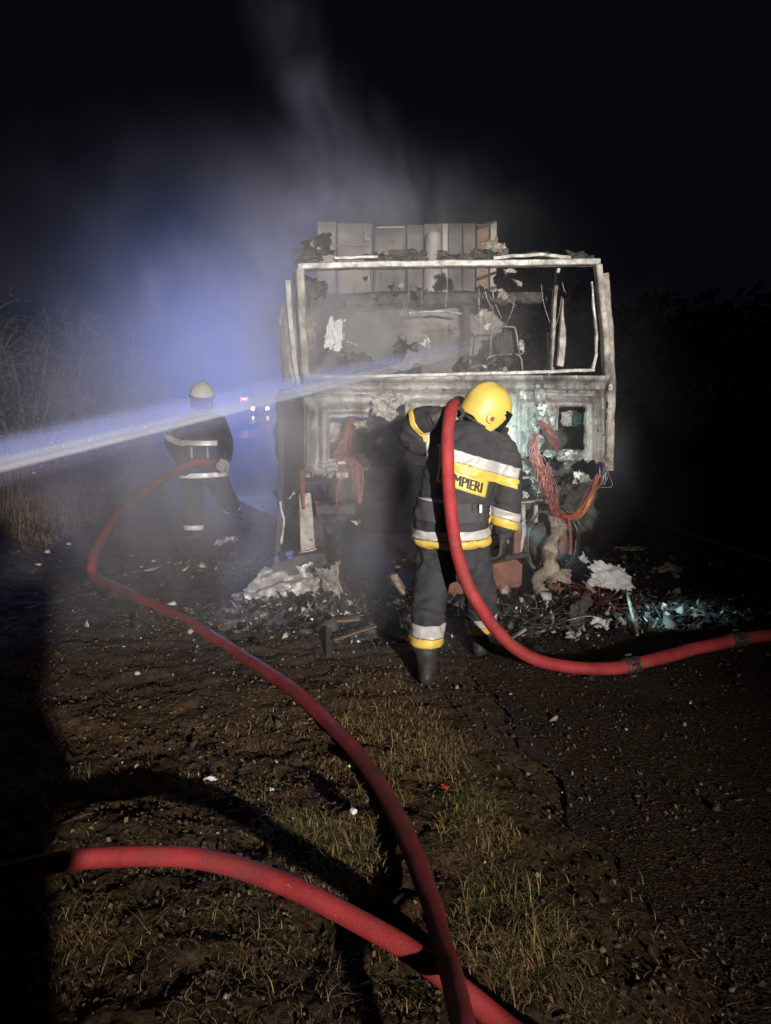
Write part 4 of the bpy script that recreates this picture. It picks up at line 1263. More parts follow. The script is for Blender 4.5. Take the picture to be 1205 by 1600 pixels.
# reflective bands
tor_n = Vector((0.10, 0, 1))
nb = Vector((0.30, 0, 1))
c0 = J(713, 770)
notarm = lambda co: True
add_band(ff, body_me, J(706, 829), tor_n * 1.0 + Vector((-0.12, -0.04, 0)), 0.050, J(706, 832), 0.34, M['silver'], also=lambda c: c.x < J(772, 829).x)
add_band(ff, body_me, J(706, 843), tor_n * 1.0 + Vector((-0.12, -0.04, 0)), 0.046, J(706, 846), 0.34, M['yellow'], also=lambda c: c.x < J(772, 829).x)
add_band(ff, body_me, J(740, 719), nb, 0.062, J(740, 722), 0.27, M['silver'], also=lambda c: c.x > J(684, 700).x)
add_band(ff, body_me, J(735, 734), nb, 0.052, J(740, 735), 0.27, M['yellow'], also=lambda c: c.x > J(684, 700).x)
add_band(ff, body_me, J(693, 783), (0.05, 0, 1), 0.046, J(693, 783), 0.20, M['silver'], also=lambda c: c.x < J(696, 780).x and c.y < 4.42)
arm_n = Vector((-0.1, 0, 1))
add_band(ff, body_me, J(788, 803), (0.28, 0.05, 1), 0.050, J(788, 803), 0.13, M['silver'])
add_band(ff, body_me, J(788, 817), (0.28, 0.05, 1), 0.046, J(788, 817), 0.13, M['yellow'])
fa = (wl - el).normalized()
add_band(ff, body_me, J(655, 656, 4.44), fa + Vector((0.4, 0, 0)), 0.034, J(656, 660, 4.44), 0.13, M['yellow'])
ua = (el - shl).normalized()
add_band(ff, body_me, J(674, 690, 4.47), ua, 0.020, J(674, 690, 4.47), 0.12, M['silver'])
for (q, n_, y) in (((668, 985), Vector((0.02, 0, 1)), al.y), ((756, 965), Vector((-0.22, 0, 1)), ar.y)):
    c = P(q[0], q[1], y)
    add_band(ff, body_me, c, n_, 0.060, c, 0.19, M['silver'])
    c2 = c - n_.normalized() * 0.056
    add_band(ff, body_me, c2, n_, 0.046, c2, 0.19, M['yellow'])
# belt with buckle
add_band(ff, body_me, J(716, 796), (0.02, 0, 1), 0.11, J(716, 796), 0.25, M['clothlight'], 'belt', 0.010, also=lambda c: c.x < J(752, 800).x)
for q in ((751, 795), (740, 794)):
    m = MB(); m.box((0, 0, 0), (0.018, 0.012, 0.05)); o = m.build('buckle', M['silver'] if q[0] == 751 else M['rubber'], ff); o.location = J(q[0], q[1], 4.255)
    o.modifiers.new('b', 'BEVEL').width = 0.003
# lettered back patch, laid on the cloth
bvh = BVHTree.FromPolygons([v.co.copy() for v in body_me.vertices], [tuple(p.vertices) for p in body_me.polygons])
def on_back(p, lift):
    """drop a point along +Y onto the back of the jacket"""
    q = Vector((p.x, p.y - 0.5, p.z))
    hit = bvh.ray_cast(q, Vector((0, 1, 0)), 1.0)
    if hit[0] is None: return Vector((p.x, p.y - 0.17 - lift, p.z))
    return hit[0] - Vector((0, lift, 0))
ya = 4.44
pa, pb, pc, pd = J(679, 748, ya), J(754, 773, ya), J(760, 745, ya), J(683, 722, ya)
m = MB()
vs, fs = [], []
nx, nz = 22, 8
for j in range(nz + 1):
    for i in range(nx + 1):
        vs.append(pa.lerp(pb, i / nx).lerp(pd.lerp(pc, i / nx), j / nz))
# even the depth out so that the patch lies like stiff cloth
vs = [on_back(v, 0.0) for v in vs]
A = np.array([[v.x, v.z, 1, v.x * v.x, v.z * v.z, v.x * v.z] for v in vs]); yv = np.array([v.y for v in vs])
coef = np.linalg.lstsq(A, yv, rcond=None)[0]
resid = float(np.max(A @ coef - yv))
def patch_y(x, z, lift): return float(np.dot(coef, [x, z, 1, x * x, z * z, x * z])) - max(0.004, resid * 0.6) - lift
vs = [Vector((v.x, patch_y(v.x, v.z, 0.004), v.z)) for v in vs]
for j in range(nz):
    for i in range(nx):
        k = j * (nx + 1) + i
        fs.append((k, k + 1, k + nx + 2, k + nx + 1))
m.add(vs, fs)
patch = m.build('back_patch', M['yellow'], ff)
solidify(patch, 0.003, 1)
def lettering(txt, origin, ux, uz, height, mat, parent, yfun=None, lift=0.006, width=None, bold=0.02):
    cu = bpy.data.curves.new('t', 'FONT')
    cu.body = txt; cu.size = 1.0; cu.offset = bold; cu.resolution_u = 3
    cu.align_x = 'LEFT'
    to = bpy.data.objects.new('t', cu); COL.objects.link(to)
    dg = bpy.context.evaluated_depsgraph_get()
    me = bpy.data.meshes.new_from_object(to.evaluated_get(dg))
    bpy.data.objects.remove(to)
    xs = [v.co.x for v in me.vertices]; ysv = [v.co.y for v in me.vertices]
    x0_, x1_, y0_, y1_ = min(xs), max(xs), min(ysv), max(ysv)
    # heavier strokes: the same outline set again a hair to each side
    bmx = bmesh.new(); bmx.from_mesh(me)
    g0 = bmx.verts[:] + bmx.edges[:] + bmx.faces[:]
    for k, dx in enumerate((0.03, 0.06, 0.09)):
        g = bmesh.ops.duplicate(bmx, geom=g0)
        for v in g['geom']:
            if isinstance(v, bmesh.types.BMVert): v.co.x += dx; v.co.z = 0.001 * (k + 1)
    bmx.to_mesh(me); bmx.free()
    x1_ += 0.09
    for v in me.vertices:
        zl = v.co.z
        u = (v.co.x - x0_) / (x1_ - x0_) * width; t = (v.co.y - y0_) / (y1_ - y0_) * height
        q = origin + ux * u + uz * t
        if yfun: q = Vector((q.x, yfun(q.x, q.z, lift + zl * 0.5), q.z))
        v.co = q
    me.name = 'lettering'
    return link('lettering', me, mat, parent, False)
ux = (pb - pa); wl_ = ux.length; ux.normalize()
uz = (pd - pa); hl_ = uz.length; uz.normalize()
lettering('POMPIERI', pa + ux * 0.012 + uz * hl_ * 0.20, ux, uz, hl_ * 0.60, M['ink'], patch, patch_y, 0.0085, wl_ - 0.040, 0.0)
# torch clipped at the chest, its head shows past the shoulder
tc = J(790, 672, 4.56)
m = MB(); td = Vector((0.55, 0.8, -0.25)).normalized()
m.tube([tc - td * 0.08, tc - td * 0.02, tc], [0.014, 0.016, 0.022], 14)
torch = m.build('torch', M['rubber'], ff)
m = MB(); m.tube([tc + td * 0.001, tc + td * 0.004], [0.018, 0.018], 14); m.build('torch_lens', M['lampcool'], torch)
m = MB()
m.tube([tc - Vector((math.cos(a) * 0.020, 0, 0)) .lerp(Vector((0, 0, 0)), 0) + Vector((0, -0.004, math.sin(a) * 0.020)) for a in np.linspace(0, 6.2832, 17)], 0.004, 6, caps=False)
m.build('torch_ring', M['yellow'], torch)
tl = spot('torch_beam', tc + td * 0.02, J(806, 688, 6.05), 110, (0.45, 1.0, 0.95), 46, 1.0, 0.015)
tl.parent = torch
# second lamp, clipped low on his front: throws the cold patch on the rubble to his right
tl2 = spot('torch_beam', J(775, 800, 4.72), G(1052, 968), 420, (0.55, 0.95, 1.0), 18, 1.0, 0.015)
tl2.parent = torch

# ================= the second firefighter, facing out of the smoke
YB = 8.75
f2 = thing('person', 'firefighter in pale helmet standing in the smoke with a hose across the waist', 'person', (0, 0, 0))
K = lambda a, b, y=YB: P(a, b, y)
m = MB()
g1, g2 = G(303, 843), P(364, 810, 9.30)
h1, h2 = K(300, 750), K(334, 750)
k1, k2 = K(301, 788, YB - 0.08), K(350, 772, YB + 0.05)
a1, a2 = g1 + Vector((0, 0.02, 0.14)), g2 + Vector((0, 0.02, 0.13))
for h, k, a in ((h1, k1, a1), (h2, k2, a2)):
    m.tube(catmull([h + Vector((0, 0, 0.08)), k, a], 8), spread([0.135, 0.115, 0.10], 8), 20, round_caps=True)
m.tube(catmull([K(315, 752), K(316, 730), K(317, 700), K(317, 672), K(317, 655), K(317, 645)], 5), spread([(0.245, 0.18), (0.235, 0.175), (0.24, 0.17), (0.24, 0.16), (0.17, 0.13), (0.09, 0.09)], 5), 26, flat_axis=(1, 0, 0))
s1, s2 = K(293, 662), K(341, 662)
m.tube([s1, K(317, 656), s2], [0.10, 0.11, 0.10], 18, round_caps=True)
e1, w1 = K(270, 688, YB - 0.1), K(284, 718, YB - 0.32)
e2, w2 = K(352, 692, YB - 0.05), K(352, 714, YB - 0.34)
for s_, e, w_ in ((s1, e1, w1), (s2, e2, w2)):
    m.tube(catmull([s_, e, w_], 7), spread([0.10, 0.088, 0.072], 7), 18, round_caps=True)
b2 = remeshed(m, 0.016, 4, (0.010, 8, 6.0, (1, 1, 1.7)), 'body')
link('body', b2, M['cloth'], f2, True, 180)
glove(f2, w1 + Vector((0.0, -0.03, -0.02)), (0.5, -0.5, -0.6), (0.3, 0.6, -0.4), M['glove'], -1, 0.8, 1.2)
glove(f2, w2 + Vector((0.0, -0.03, -0.02)), (-0.25, -0.6, -0.6), (-0.2, 0.6, -0.4), M['palehand'], 1, 0.8, 1.12)
boot(f2, a1, g1 + Vector((0, 0.10, 0)), (-0.1, -1, 0))
boot(f2, a2, g2 + Vector((0, 0.10, 0)), (0.5, -0.8, 0))
hc2 = K(316, 621)
hf2, hu2 = (0.16, -1, -0.30), (0.06, 0, 1)
head(f2, hc2 - Vector((0, 0, 0.03)), hf2, hu2)
helmet(f2, hc2, hf2, hu2, M['helmetpale'], 1.12)
m = MB(); m.tube([hc2 + Vector((0, 0.02, -0.08)), K(317, 655)], [0.095, 0.115], 18); link('neck_guard', remeshed(m, 0.014, 2, None, 'neck_guard'), M['cloth'], f2, True, 180)
for (q, n_, rad, wd) in (((318, 691), (0.02, 0, 1), 0.30, 0.055), ((315, 741), (-0.03, 0, 1), 0.34, 0.055), ((303, 824), (0, 0.1, 1), 0.2, 0.05), ((361, 795), (-0.3, 0, 1), 0.2, 0.05)):
    yq = YB if q[1] < 760 else (a1.y if q[0] < 330 else a2.y)
    c = K(q[0], q[1], yq)
    core = c.copy()
    lim = 0.19 if q[1] == 691 else 9
    add_band(f2, b2, c, n_, wd, c, rad, M['silverbright'], also=lambda v, core=core, lim=lim: abs(v.x - core.x) < lim)
ar1 = (e1 - s1).normalized()
add_band(f2, b2, K(275, 687, YB - 0.08), (0.4, 0, 1), 0.05, K(275, 687, YB - 0.08), 0.2, M['silverbright'], also=lambda v: v.x < K(293, 690).x)
for sx in (299, 324):
    m = MB(); m.bar([K(sx, 699, YB - 0.19), K(sx + 1, 716, YB - 0.205)], (0.022, 0.008), 0.001, 0.02, sx); m.build('harness_strap', M['silver'], f2)

# ================= the onlooker behind the camera whose shadow falls along the verge
f3 = thing('person', 'bystander in a dark coat standing behind the camera on the verge', 'person', (0, 0, 0))
ox, oy = -0.09, -0.52
m = MB()
for s in (-1, 1):
    m.tube(catmull([(ox + s * 0.10, oy, 0.95), (ox + s * 0.11, oy + 0.01, 0.5), (ox + s * 0.12, oy, 0.06)], 6), spread([0.125, 0.09, 0.075], 6), 18, round_caps=True)
    m.tube([(ox + s * 0.12, oy - 0.06, 0.055), (ox + s * 0.125, oy + 0.10, 0.05), (ox + s * 0.13, oy + 0.19, 0.045)], [0.05, 0.05, 0.04], 12, round_caps=True)
    m.tube(catmull([(ox + s * 0.17, oy, 1.45), (ox + s * 0.18, oy - 0.05, 1.17), (ox + s * 0.20, oy + 0.10, 0.98)], 6), spread([0.088, 0.072, 0.065], 6), 16, round_caps=True)
m.tube(catmull([(ox, oy, 0.62), (ox, oy, 0.95), (ox, oy, 1.25), (ox, oy, 1.44), (ox, oy, 1.53)], 6), spread([(0.25, 0.19), (0.22, 0.17), (0.18, 0.16), (0.16, 0.13), (0.08, 0.08)], 6), 24, flat_axis=(1, 0, 0), round_caps=False)
link('body', remeshed(m, 0.016, 4, (0.008, 8, 9.0, (1, 1, 1.7)), 'body'), M['cloth'], f3, True, 180)
head(f3, Vector((ox, oy + 0.01, 1.66)), (0, 1, -0.05), (0, 0, 1))
m = MB()
m.ball((ox, oy - 0.015, 1.70), (0.088, 0.105, 0.105), 18, 12)
hair = m.mesh('hair')
for v in hair.vertices:
    if v.co.y > oy + 0.05 and v.co.z < 1.74: v.co.y = oy + 0.05
link('hair', hair, M['glove'], f3)
# ------------------------------------------------------------------ hoses
def hose(label, pts, r, mat, n=8, seg=16, group='fire hoses laid out on the ground'):
    root = thing('fire_hose', label, 'hose', (0, 0, 0), 0, None)
    path = catmull(pts, n)
    rr_ = spread(r, n) if hasattr(r, '__len__') else [r] * len(path)
    m = MB()
    rr2 = [q * (1 + 0.05 * mnoise.noise(p * 3) + 0.02 * mnoise.noise(p * 11)) for p, q in zip(path, rr_)]
    path = [p + mnoise.noise_vector(p * 2.2) * 0.010 + mnoise.noise_vector(p * 6) * 0.003 for p in path]
    m.tube(path, [(q * 1.04, q * 0.95) for q in rr2], seg, round_caps=True)
    m.build('hose_jacket', mat, root, True, 60)
    return root, path, rr_
h1, _, _ = hose('muddy red hose running from the far firefighter across the soil in a long bend',
     [P(333, 722, 8.42), P(302, 723, 8.36), P(272, 738, 8.28), P(225, 768, 7.95), P(185, 803, 7.45), P(155, 850, 6.80), P(143, 884, 6.38), G(152, 905, 0.05), G(205, 928, 0.045), G(300, 976, 0.045), G(400, 1038, 0.045),
      G(470, 1088, 0.05), G(530, 1146, 0.06), G(582, 1212, 0.075), G(627, 1292, 0.10), G(664, 1388, 0.13), G(694, 1480, 0.18), G(716, 1560, 0.23), G(728, 1640, 0.26), G(730, 1760, 0.25), G(722, 1950, 0.1)],
     [0.044, 0.044, 0.043, 0.043, 0.042, 0.041, 0.040, 0.040, 0.040, 0.038, 0.037, 0.036, 0.034, 0.034, 0.033, 0.031, 0.029, 0.028, 0.028, 0.028, 0.028], M['hosedirty'])
h2, _, _ = hose('bright red hose arching clear of the dead grass, its end lost in shadow',
     [G(-260, 1470, 0.06), G(-90, 1395, 0.18), G(75, 1350, 0.24), G(200, 1336, 0.26), G(330, 1345, 0.26), G(450, 1381, 0.24), G(560, 1436, 0.21), G(640, 1482, 0.18), G(720, 1542, 0.12), G(800, 1610, 0.06), G(900, 1690, 0.05)],
     0.0300, M['hose'])
h3, _, _ = hose('red hose over the firefighter shoulder, curving down and away along the tarmac',
     [P(716, 629, 5.0), P(711, 631, 4.7), P(706, 635, 4.42), P(703, 646, 4.29), P(700, 672, 4.21), P(698, 710, 4.16), P(701, 765, 4.12), P(707, 820, 4.09), P(717, 870, 4.07), P(735, 920, 4.05), P(765, 970, 4.05), P(805, 1011, 4.08), P(850, 1034, 4.12),
      P(905, 1045, 4.14), P(955, 1045, 4.16), P(985, 1040, 4.19), P(1045, 1026, 4.3), P(1100, 1011, 4.42), P(1152, 1000, 4.5), P(1210, 993, 4.56), P(1300, 985, 4.7), P(1480, 985, 4.85)], 0.0375, M['hose'])
def coupling(root, a, b, r):
    d = (b - a).normalized()
    m = MB()
    L = (b - a).length
    m.tube([a, a + d * 0.008, b - d * 0.008, b], [r * 1.02, r * 1.09, r * 1.09, r * 1.02], 22)
    c = m.build('coupling', M['rubber'], root)
    for t in (0.06, 0.30, 0.70, 0.94):
        m = MB(); p = a.lerp(b, t)
        m.tube([p - d * 0.008, p - d * 0.006, p + d * 0.006, p + d * 0.008], [r * 1.1, r * 1.22, r * 1.22, r * 1.1], 22)
        m.build('coupling_ring', M['coupling'], c)
    s = d.orthogonal()
    for k in range(4):
        q = Matrix.Rotation(R(90 * k + 25), 3, d) @ s
        m = MB(); p = a.lerp(b, 0.5) + q * r * 1.15
        m.bar([p - d * 0.02, p + d * 0.02], (0.012, 0.012), 0, 0.1)
        m.build('coupling_lug', M['coupling'], c)
coupling(h3, P(975, 1042, 4.18), P(996, 1037.5, 4.21), 0.0385)
coupling(h3, P(1142, 1002, 4.485), P(1163, 998.5, 4.515), 0.0385)

# nozzle in the raised hand
m = MB()
a, b = P(716, 629, 5.0), P(722, 627, 5.4)
m.tube([a, a.lerp(b, .3), a.lerp(b, .35), a.lerp(b, .8), b], [0.042, 0.042, 0.03, 0.024, 0.026], 18)
m.build('nozzle', M['rubber'], h3)

# ------------------------------------------------------------------ wreckage on the ground
def onground(name, label, cat, px, py, z, rot, size, amp, seed, mat, group=None, **kw):
    p = G(px, py)
    o = crumpled(name, (p.x, p.y, gz(p.x, p.y) + z), rot, size, amp, seed, mat, None, **kw)
    return tag(o, label, cat, group)
onground('crumpled_sheet', 'long crumpled grey sheet of aluminium lying below the cab step', 'sheet metal', 438, 957, 0.15, (R(48), R(-14), R(8)), (0.80, 0.46), 0.20, 301, M['ashlight'], ragged=0.5, n=(54, 34), freq=2.6)
onground('crumpled_sheet', 'torn flat sheet poking out under the long crumpled aluminium', 'sheet metal', 420, 962, 0.05, (R(20), R(-8), R(20)), (0.62, 0.18), 0.08, 302, M['ash'], ragged=0.6, n=(44, 20), freq=2.5)
onground('twisted_sheet', 'upright twisted scrap of pale metal between step and boards', 'scrap', 525, 962, 0.19, (R(78), R(74), R(0)), (0.46, 0.26), 0.14, 303, M['ash'], ragged=0.6, n=(40, 26), freq=3.0)
onground('burnt_casting', 'cream curved lump standing behind the boots', 'scrap', 618, 940, 0.14, (R(82), R(64), R(0)), (0.34, 0.14), 0.10, 304, M['crust'], ragged=0.4, n=(34, 22), freq=2.4)
onground('burnt_casting', 'small pale scrap beside the striped trouser cuff', 'scrap', 640, 952, 0.05, (R(40), R(14), R(0)), (0.20, 0.12), 0.09, 305, M['ashlight'], ragged=0.6, n=(26, 18))
onground('molten_sheet', 'large pale molten sheet propped on the rubble by the wheel', 'sheet metal', 955, 930, 0.15, (R(58), R(8), R(-6)), (0.52, 0.30), 0.10, 306, M['whiteplastic'], ragged=0.45, n=(44, 30), freq=2.3)
onground('molten_sheet', 'narrow curled pale strip leaning on the large molten sheet', 'sheet metal', 918, 905, 0.16, (R(70), R(48), R(0)), (0.30, 0.11), 0.10, 307, M['whiteplastic'], ragged=0.6, n=(34, 18), freq=3.0)
onground('molten_sheet', 'thin pale crescent drooping in front of the large molten sheet', 'sheet metal', 925, 935, 0.07, (R(64), R(50), R(20)), (0.30, 0.06), 0.05, 308, M['crust'], ragged=0.4, n=(34, 12), freq=2.0)
onground('ash_slab', 'brown ash slab lying on the tarmac behind the molten sheet', 'debris', 1045, 893, 0.04, (R(16), R(4), R(0)), (0.40, 0.20), 0.10, 309, M['crust'], ragged=0.6, n=(34, 22), freq=3)
onground('ash_slab', 'glossy dark slab lit by the torch on the tarmac', 'debris', 1098, 948, 0.05, (R(22), R(-6), R(10)), (0.42, 0.24), 0.08, 310, M['soot'], ragged=0.5, n=(34, 22), freq=3)
onground('ash_slab', 'low flake of ash further along the tarmac', 'debris', 990, 860, 0.03, (R(10), 0, R(0)), (0.5, 0.25), 0.08, 311, M['crust'], ragged=0.7, n=(34, 22), freq=3)
onground('ash_slab', 'pale flaky pile on the soil near the far firefighter', 'debris', 352, 857, 0.04, (R(14), R(-6), R(14)), (0.36, 0.16), 0.10, 312, M['ashlight'], ragged=0.6, n=(34, 22), freq=4)
onground('burnt_plate', 'dark square plate standing in the rubble', 'scrap', 905, 985, 0.12, (R(80), R(12), R(16)), (0.20, 0.26), 0.03, 313, M['soot'], ragged=0.3, n=(22, 24), freq=2)
onground('burnt_plate', 'rust brown plate half buried under the hub', 'scrap', 862, 962, 0.07, (R(50), R(-12), R(0)), (0.24, 0.16), 0.05, 314, M['rust'], ragged=0.4, n=(22, 18), freq=2)

def stick(name, label, cat, a, b, wd, mat, jit=0.004, group=None, seed=3):
    m = MB(); m.bar([a, b], wd, jit, 0.04, seed)
    return tag(m.build(name, mat), label, cat, group)
up = lambda px, py, z: G(px, py) + Vector((0, 0, z))
stick('scorched_board', 'thin scorched strip lying across the rubble, lit pale along its edge', 'board', G(522, 1000, 0.11), G(588, 978, 0.14), (0.014, 0.03), M['timber'], 0.008)
stick('scorched_board', 'flat brown strip under the pale edged one', 'board', G(508, 972, 0.12), G(560, 966, 0.13), (0.02, 0.06), M['timber'], 0.010, seed=5)
stick('scorched_board', 'short dark stub standing at the foot of the strips', 'board', G(516, 1030, 0.0), G(514, 985, 0.12), (0.04, 0.05), M['soot'], seed=7)
stick('bare_rod', 'thin pale rod leaning out of the rubble towards the tarmac', 'rod', G(980, 925, 0.18), G(996, 992, 0.02), (0.018, 0.018), M['ash'], 0.002, seed=8)
stick('bare_rod', 'curved bright strip on the tarmac under the hose', 'rod', G(795, 1000, 0.02), G(822, 984, 0.05), (0.012, 0.02), M['ashlight'], 0.006, seed=9)
stick('bare_rod', 'red stick lying beside the boot in the rubble', 'rod', G(624, 998, 0.04), G(646, 992, 0.05), (0.02, 0.03), M['wireorange'], 0.002, seed=10)
stick('bare_rod', 'blackened rod stretched over the soil behind the muddy hose', 'rod', G(40, 952, 0.03), G(150, 927, 0.03), (0.03, 0.02), M['soot'], 0.006, seed=11)
stick('bare_rod', 'long grey rod on the soil beyond the bend of the hose', 'rod', G(180, 902, 0.03), G(298, 876, 0.03), (0.02, 0.02), M['ash'], 0.004, seed=12)
stick('bare_rod', 'pale twig lying on the dead grass', 'rod', G(98, 1285, 0.05), G(146, 1268, 0.05), (0.006, 0.006), M['timber'], 0.003, seed=13)

def loose_wires(name, label, c, n, s, mat, seed):
    rr = random.Random(seed); m = MB()
    for k in range(n):
        p = Vector(c); d = Vector((rr.gauss(0, 1), rr.gauss(0, 0.6), abs(rr.gauss(0, 0.35)))).normalized()
        pts = [p + Vector((rr.gauss(0, s * .3), rr.gauss(0, s * .3), 0.02))]
        for q in range(4):
            d = (d + Vector((rr.gauss(0, .5), rr.gauss(0, .5), rr.gauss(-.05, .35)))).normalized()
            w_ = pts[-1] + d * s * 0.35
            w_.z = max(w_.z, 0.02)
            pts.append(w_)
        m.tube(catmull(pts, 5), rr.uniform(0.0012, 0.0024), 5, caps=False)
    o = m.build(name, mat)
    tag(o, label, 'wires', None, 'stuff')
loose_wires('loose_wires', 'tangle of pink wires in the rubble by the molten sheet', up(930, 962, 0.08), 34, 0.20, M['wire'], 1)
loose_wires('loose_wires', 'tangle of grey wires in the rubble below the wheel', up(860, 985, 0.03), 26, 0.22, M['steelwire'], 2)
loose_wires('loose_wires', 'pink wires snagged on the twisted scrap', up(515, 938, 0.14), 30, 0.16, M['wire'], 3)
loose_wires('loose_wires', 'grey wires strewn below the cab step', up(450, 985, 0.03), 20, 0.25, M['steelwire'], 4)

# heap of charred bits, one mass
ICO = np.array([(1, 0, 0), (-1, 0, 0), (0, 1, 0), (0, -1, 0), (0, 0, 1), (0, 0, -1)], float)
ICF = np.array([(0, 2, 4), (2, 1, 4), (1, 3, 4), (3, 0, 4), (2, 0, 5), (1, 2, 5), (3, 1, 5), (0, 3, 5)])
def chunks(name, pos, size, tints, mat, seed, flatz=(0.3, 1.0), stretch=1.8, kind='stuff'):
    rg = np.random.default_rng(seed)
    n = len(pos)
    v = ICO[None] * (1 + rg.uniform(-0.45, 0.45, (n, 6, 1)))
    sc_ = np.stack([rg.uniform(0.6, stretch, n), rg.uniform(0.6, stretch, n), rg.uniform(*flatz, n)], -1) * size[:, None]
    v = v * sc_[:, None, :]
    q = rg.normal(size=(n, 4)); q /= np.linalg.norm(q, axis=1)[:, None]
    a, b, c, d = q.T
    Rm = np.stack([1 - 2 * (c * c + d * d), 2 * (b * c - a * d), 2 * (b * d + a * c), 2 * (b * c + a * d), 1 - 2 * (b * b + d * d), 2 * (c * d - a * b),
                   2 * (b * d - a * c), 2 * (c * d + a * b), 1 - 2 * (b * b + c * c)], -1).reshape(n, 3, 3)
    v = np.einsum('nij,nkj->nki', Rm, v) + pos[:, None, :]
    f = ICF[None] + (np.arange(n) * 6)[:, None, None]
    t = np.repeat(tints, 8, axis=0)
    return tag(tinted(name, v.reshape(-1, 3), f.reshape(-1, 3), t, mat), None, None, None, kind)

def zsurf(x, y):
    return np.maximum(soil(x, y), 0.0)
rg = np.random.default_rng(5)
heap_c = [(440, 968, 0.60, 0.26, 0.10, 1300), (525, 972, 0.34, 0.22, 0.13, 900), (625, 965, 0.30, 0.25, 0.10, 700), (590, 990, 0.4, 0.2, 0.05, 400), (800, 955, 0.30, 0.24, 0.10, 700), (880, 965, 0.34, 0.22, 0.13, 1200),
          (960, 955, 0.40, 0.24, 0.10, 1100), (1060, 950, 0.42, 0.28, 0.06, 900), (690, 950, 0.6, 0.3, 0.06, 600), (400, 890, 0.7, 0.4, 0.04, 400), (980, 880, 0.9, 0.35, 0.03, 500), (760, 985, 0.5, 0.2, 0.04, 400)]
def heap_z(x, y):
    z = np.zeros_like(x)
    for a, b, sx, sy, hz, n in heap_c:
        c = G(a, b)
        z = np.maximum(z, hz * 0.95 * np.exp(-((x - c.x) / (sx * 0.9)) ** 2 - ((y - c.y) / (sy * 1.1)) ** 2))
    return z
hx, hy = np.arange(-1.6, 3.2, 0.016), np.arange(4.6, 7.2, 0.016)
def heap_surface(X, Y):
    hz_ = heap_z(X, Y)
    rough = (fbm(X * 9, Y * 9, 4, 301, 0.6) - 0.45) * 0.12 + (np.abs(fbm(X * 24, Y * 24, 3, 311) - 0.5) - 0.15) * 0.06
    return zsurf(X, Y) - 0.03 + hz_ * 0.75 + np.clip(hz_ / 0.04, 0, 1) * rough + np.clip(hz_ / 0.03, 0, 1) * 0.03
tag(sheet('ash_heap', hx, hy, heap_surface, M['ashheap']), None, None, None, 'stuff')
pp, ss, tt = [], [], []
for a, b, sx, sy, hz, n in heap_c:
    n = int(n * 1.6); sx *= 0.85; sy *= 0.85
    c = G(a, b)
    dx, dy = rg.normal(size=n) * sx, rg.normal(size=n) * sy
    k = np.exp(-(dx / sx) ** 2 * 0.6 - (dy / sy) ** 2 * 0.6)
    x, y = c.x + dx, c.y + dy
    z = zsurf(x, y) + hz * k * rg.uniform(0.0, 1.25, n)
    pp.append(np.stack([x, y, z], -1)); ss.append(rg.lognormal(-4.75, 0.60, n))
    u = rg.uniform(size=n)
    t = np.where((u < 0.66)[:, None], np.array([0.014, 0.013, 0.013]), np.where((u < 0.85)[:, None], np.array([0.07, 0.062, 0.056]), np.where((u < 0.945)[:, None], np.array([0.26, 0.235, 0.21]), np.where((u < 0.975)[:, None], np.array([0.16, 0.07, 0.045]), np.array([0.46, 0.44, 0.42])))))
    tt.append(t * rg.uniform(0.6, 1.4, (n, 1)))
chunks('rubble', np.concatenate(pp), np.clip(np.concatenate(ss), 0.003, 0.032), np.concatenate(tt), M['stones'], 6, (0.12, 0.7), 3.2)

# gravel and clinker over soil and tarmac
def scatter(n, region, seed):
    r = np.random.default_rng(seed)
    x = r.uniform(region[0], region[1], n); y = region[2] + (region[3] - region[2]) * r.uniform(size=n) ** 1.4
    return x, y, r
x, y, r_ = scatter(26000, (-4.0, 3.6, 1.1, 9.0), 8)
sz = np.clip(r_.lognormal(-5.35, 0.5, len(x)), 0.002, 0.02)
u = r_.uniform(size=len(x))
t = np.where((u < 0.72)[:, None], np.array([0.045, 0.034, 0.026]), np.where((u < 0.965)[:, None], np.array([0.12, 0.08, 0.055]), np.where((u < 0.995)[:, None], np.array([0.24, 0.195, 0.15]), np.array([0.48, 0.46, 0.43]))))
chunks('gravel', np.stack([x, y, zsurf(x, y) + sz * 0.3], -1), sz, t * r_.uniform(0.6, 1.3, (len(x), 1)), M['stones'], 9)

# dead leaves and chips on the verge
x, y, r_ = scatter(26000, (-3.6, 2.6, 0.9, 5.6), 18)
k = (road_left(y) - x0(x, y)) > r_.normal(size=len(x)) * 0.35 - 0.3
k &= fbm(x * 1.7, y * 1.7, 3, 61) > 0.42 + r_.normal(size=len(x)) * 0.12
x, y = x[k], y[k]
n = len(x)
L = r_.lognormal(-4.75, 0.45, n).clip(0.003, 0.013); Wd = L * r_.uniform(0.25, 0.7, n)
th = r_.uniform(0, 6.283, n); tl_ = r_.normal(size=n) * 0.5; bl = r_.normal(size=n) * 0.5
base = np.stack([x, y, zsurf(x, y) + 0.006 + 0.3 * L], -1)
ax = np.stack([np.cos(th) * np.cos(tl_), np.sin(th) * np.cos(tl_), np.sin(tl_)], -1)
bx = np.stack([-np.sin(th) * np.cos(bl), np.cos(th) * np.cos(bl), np.sin(bl)], -1)
v = np.stack([base - ax * L[:, None], base - bx * Wd[:, None] + np.array([0, 0, 1]) * (Wd * 0.4)[:, None], base + ax * L[:, None], base + bx * Wd[:, None]], 1)
f = np.arange(4 * n).reshape(n, 4)
u = r_.uniform(size=n)
t = np.where((u < 0.6)[:, None], np.array([0.075, 0.045, 0.026]), np.where((u < 0.9)[:, None], np.array([0.15, 0.095, 0.05]), np.array([0.26, 0.19, 0.11])))
tag(tinted('leaf_litter', v.reshape(-1, 3), f, t * r_.uniform(0.5, 1.4, (n, 1)), M['blades']), None, None, None, 'stuff')

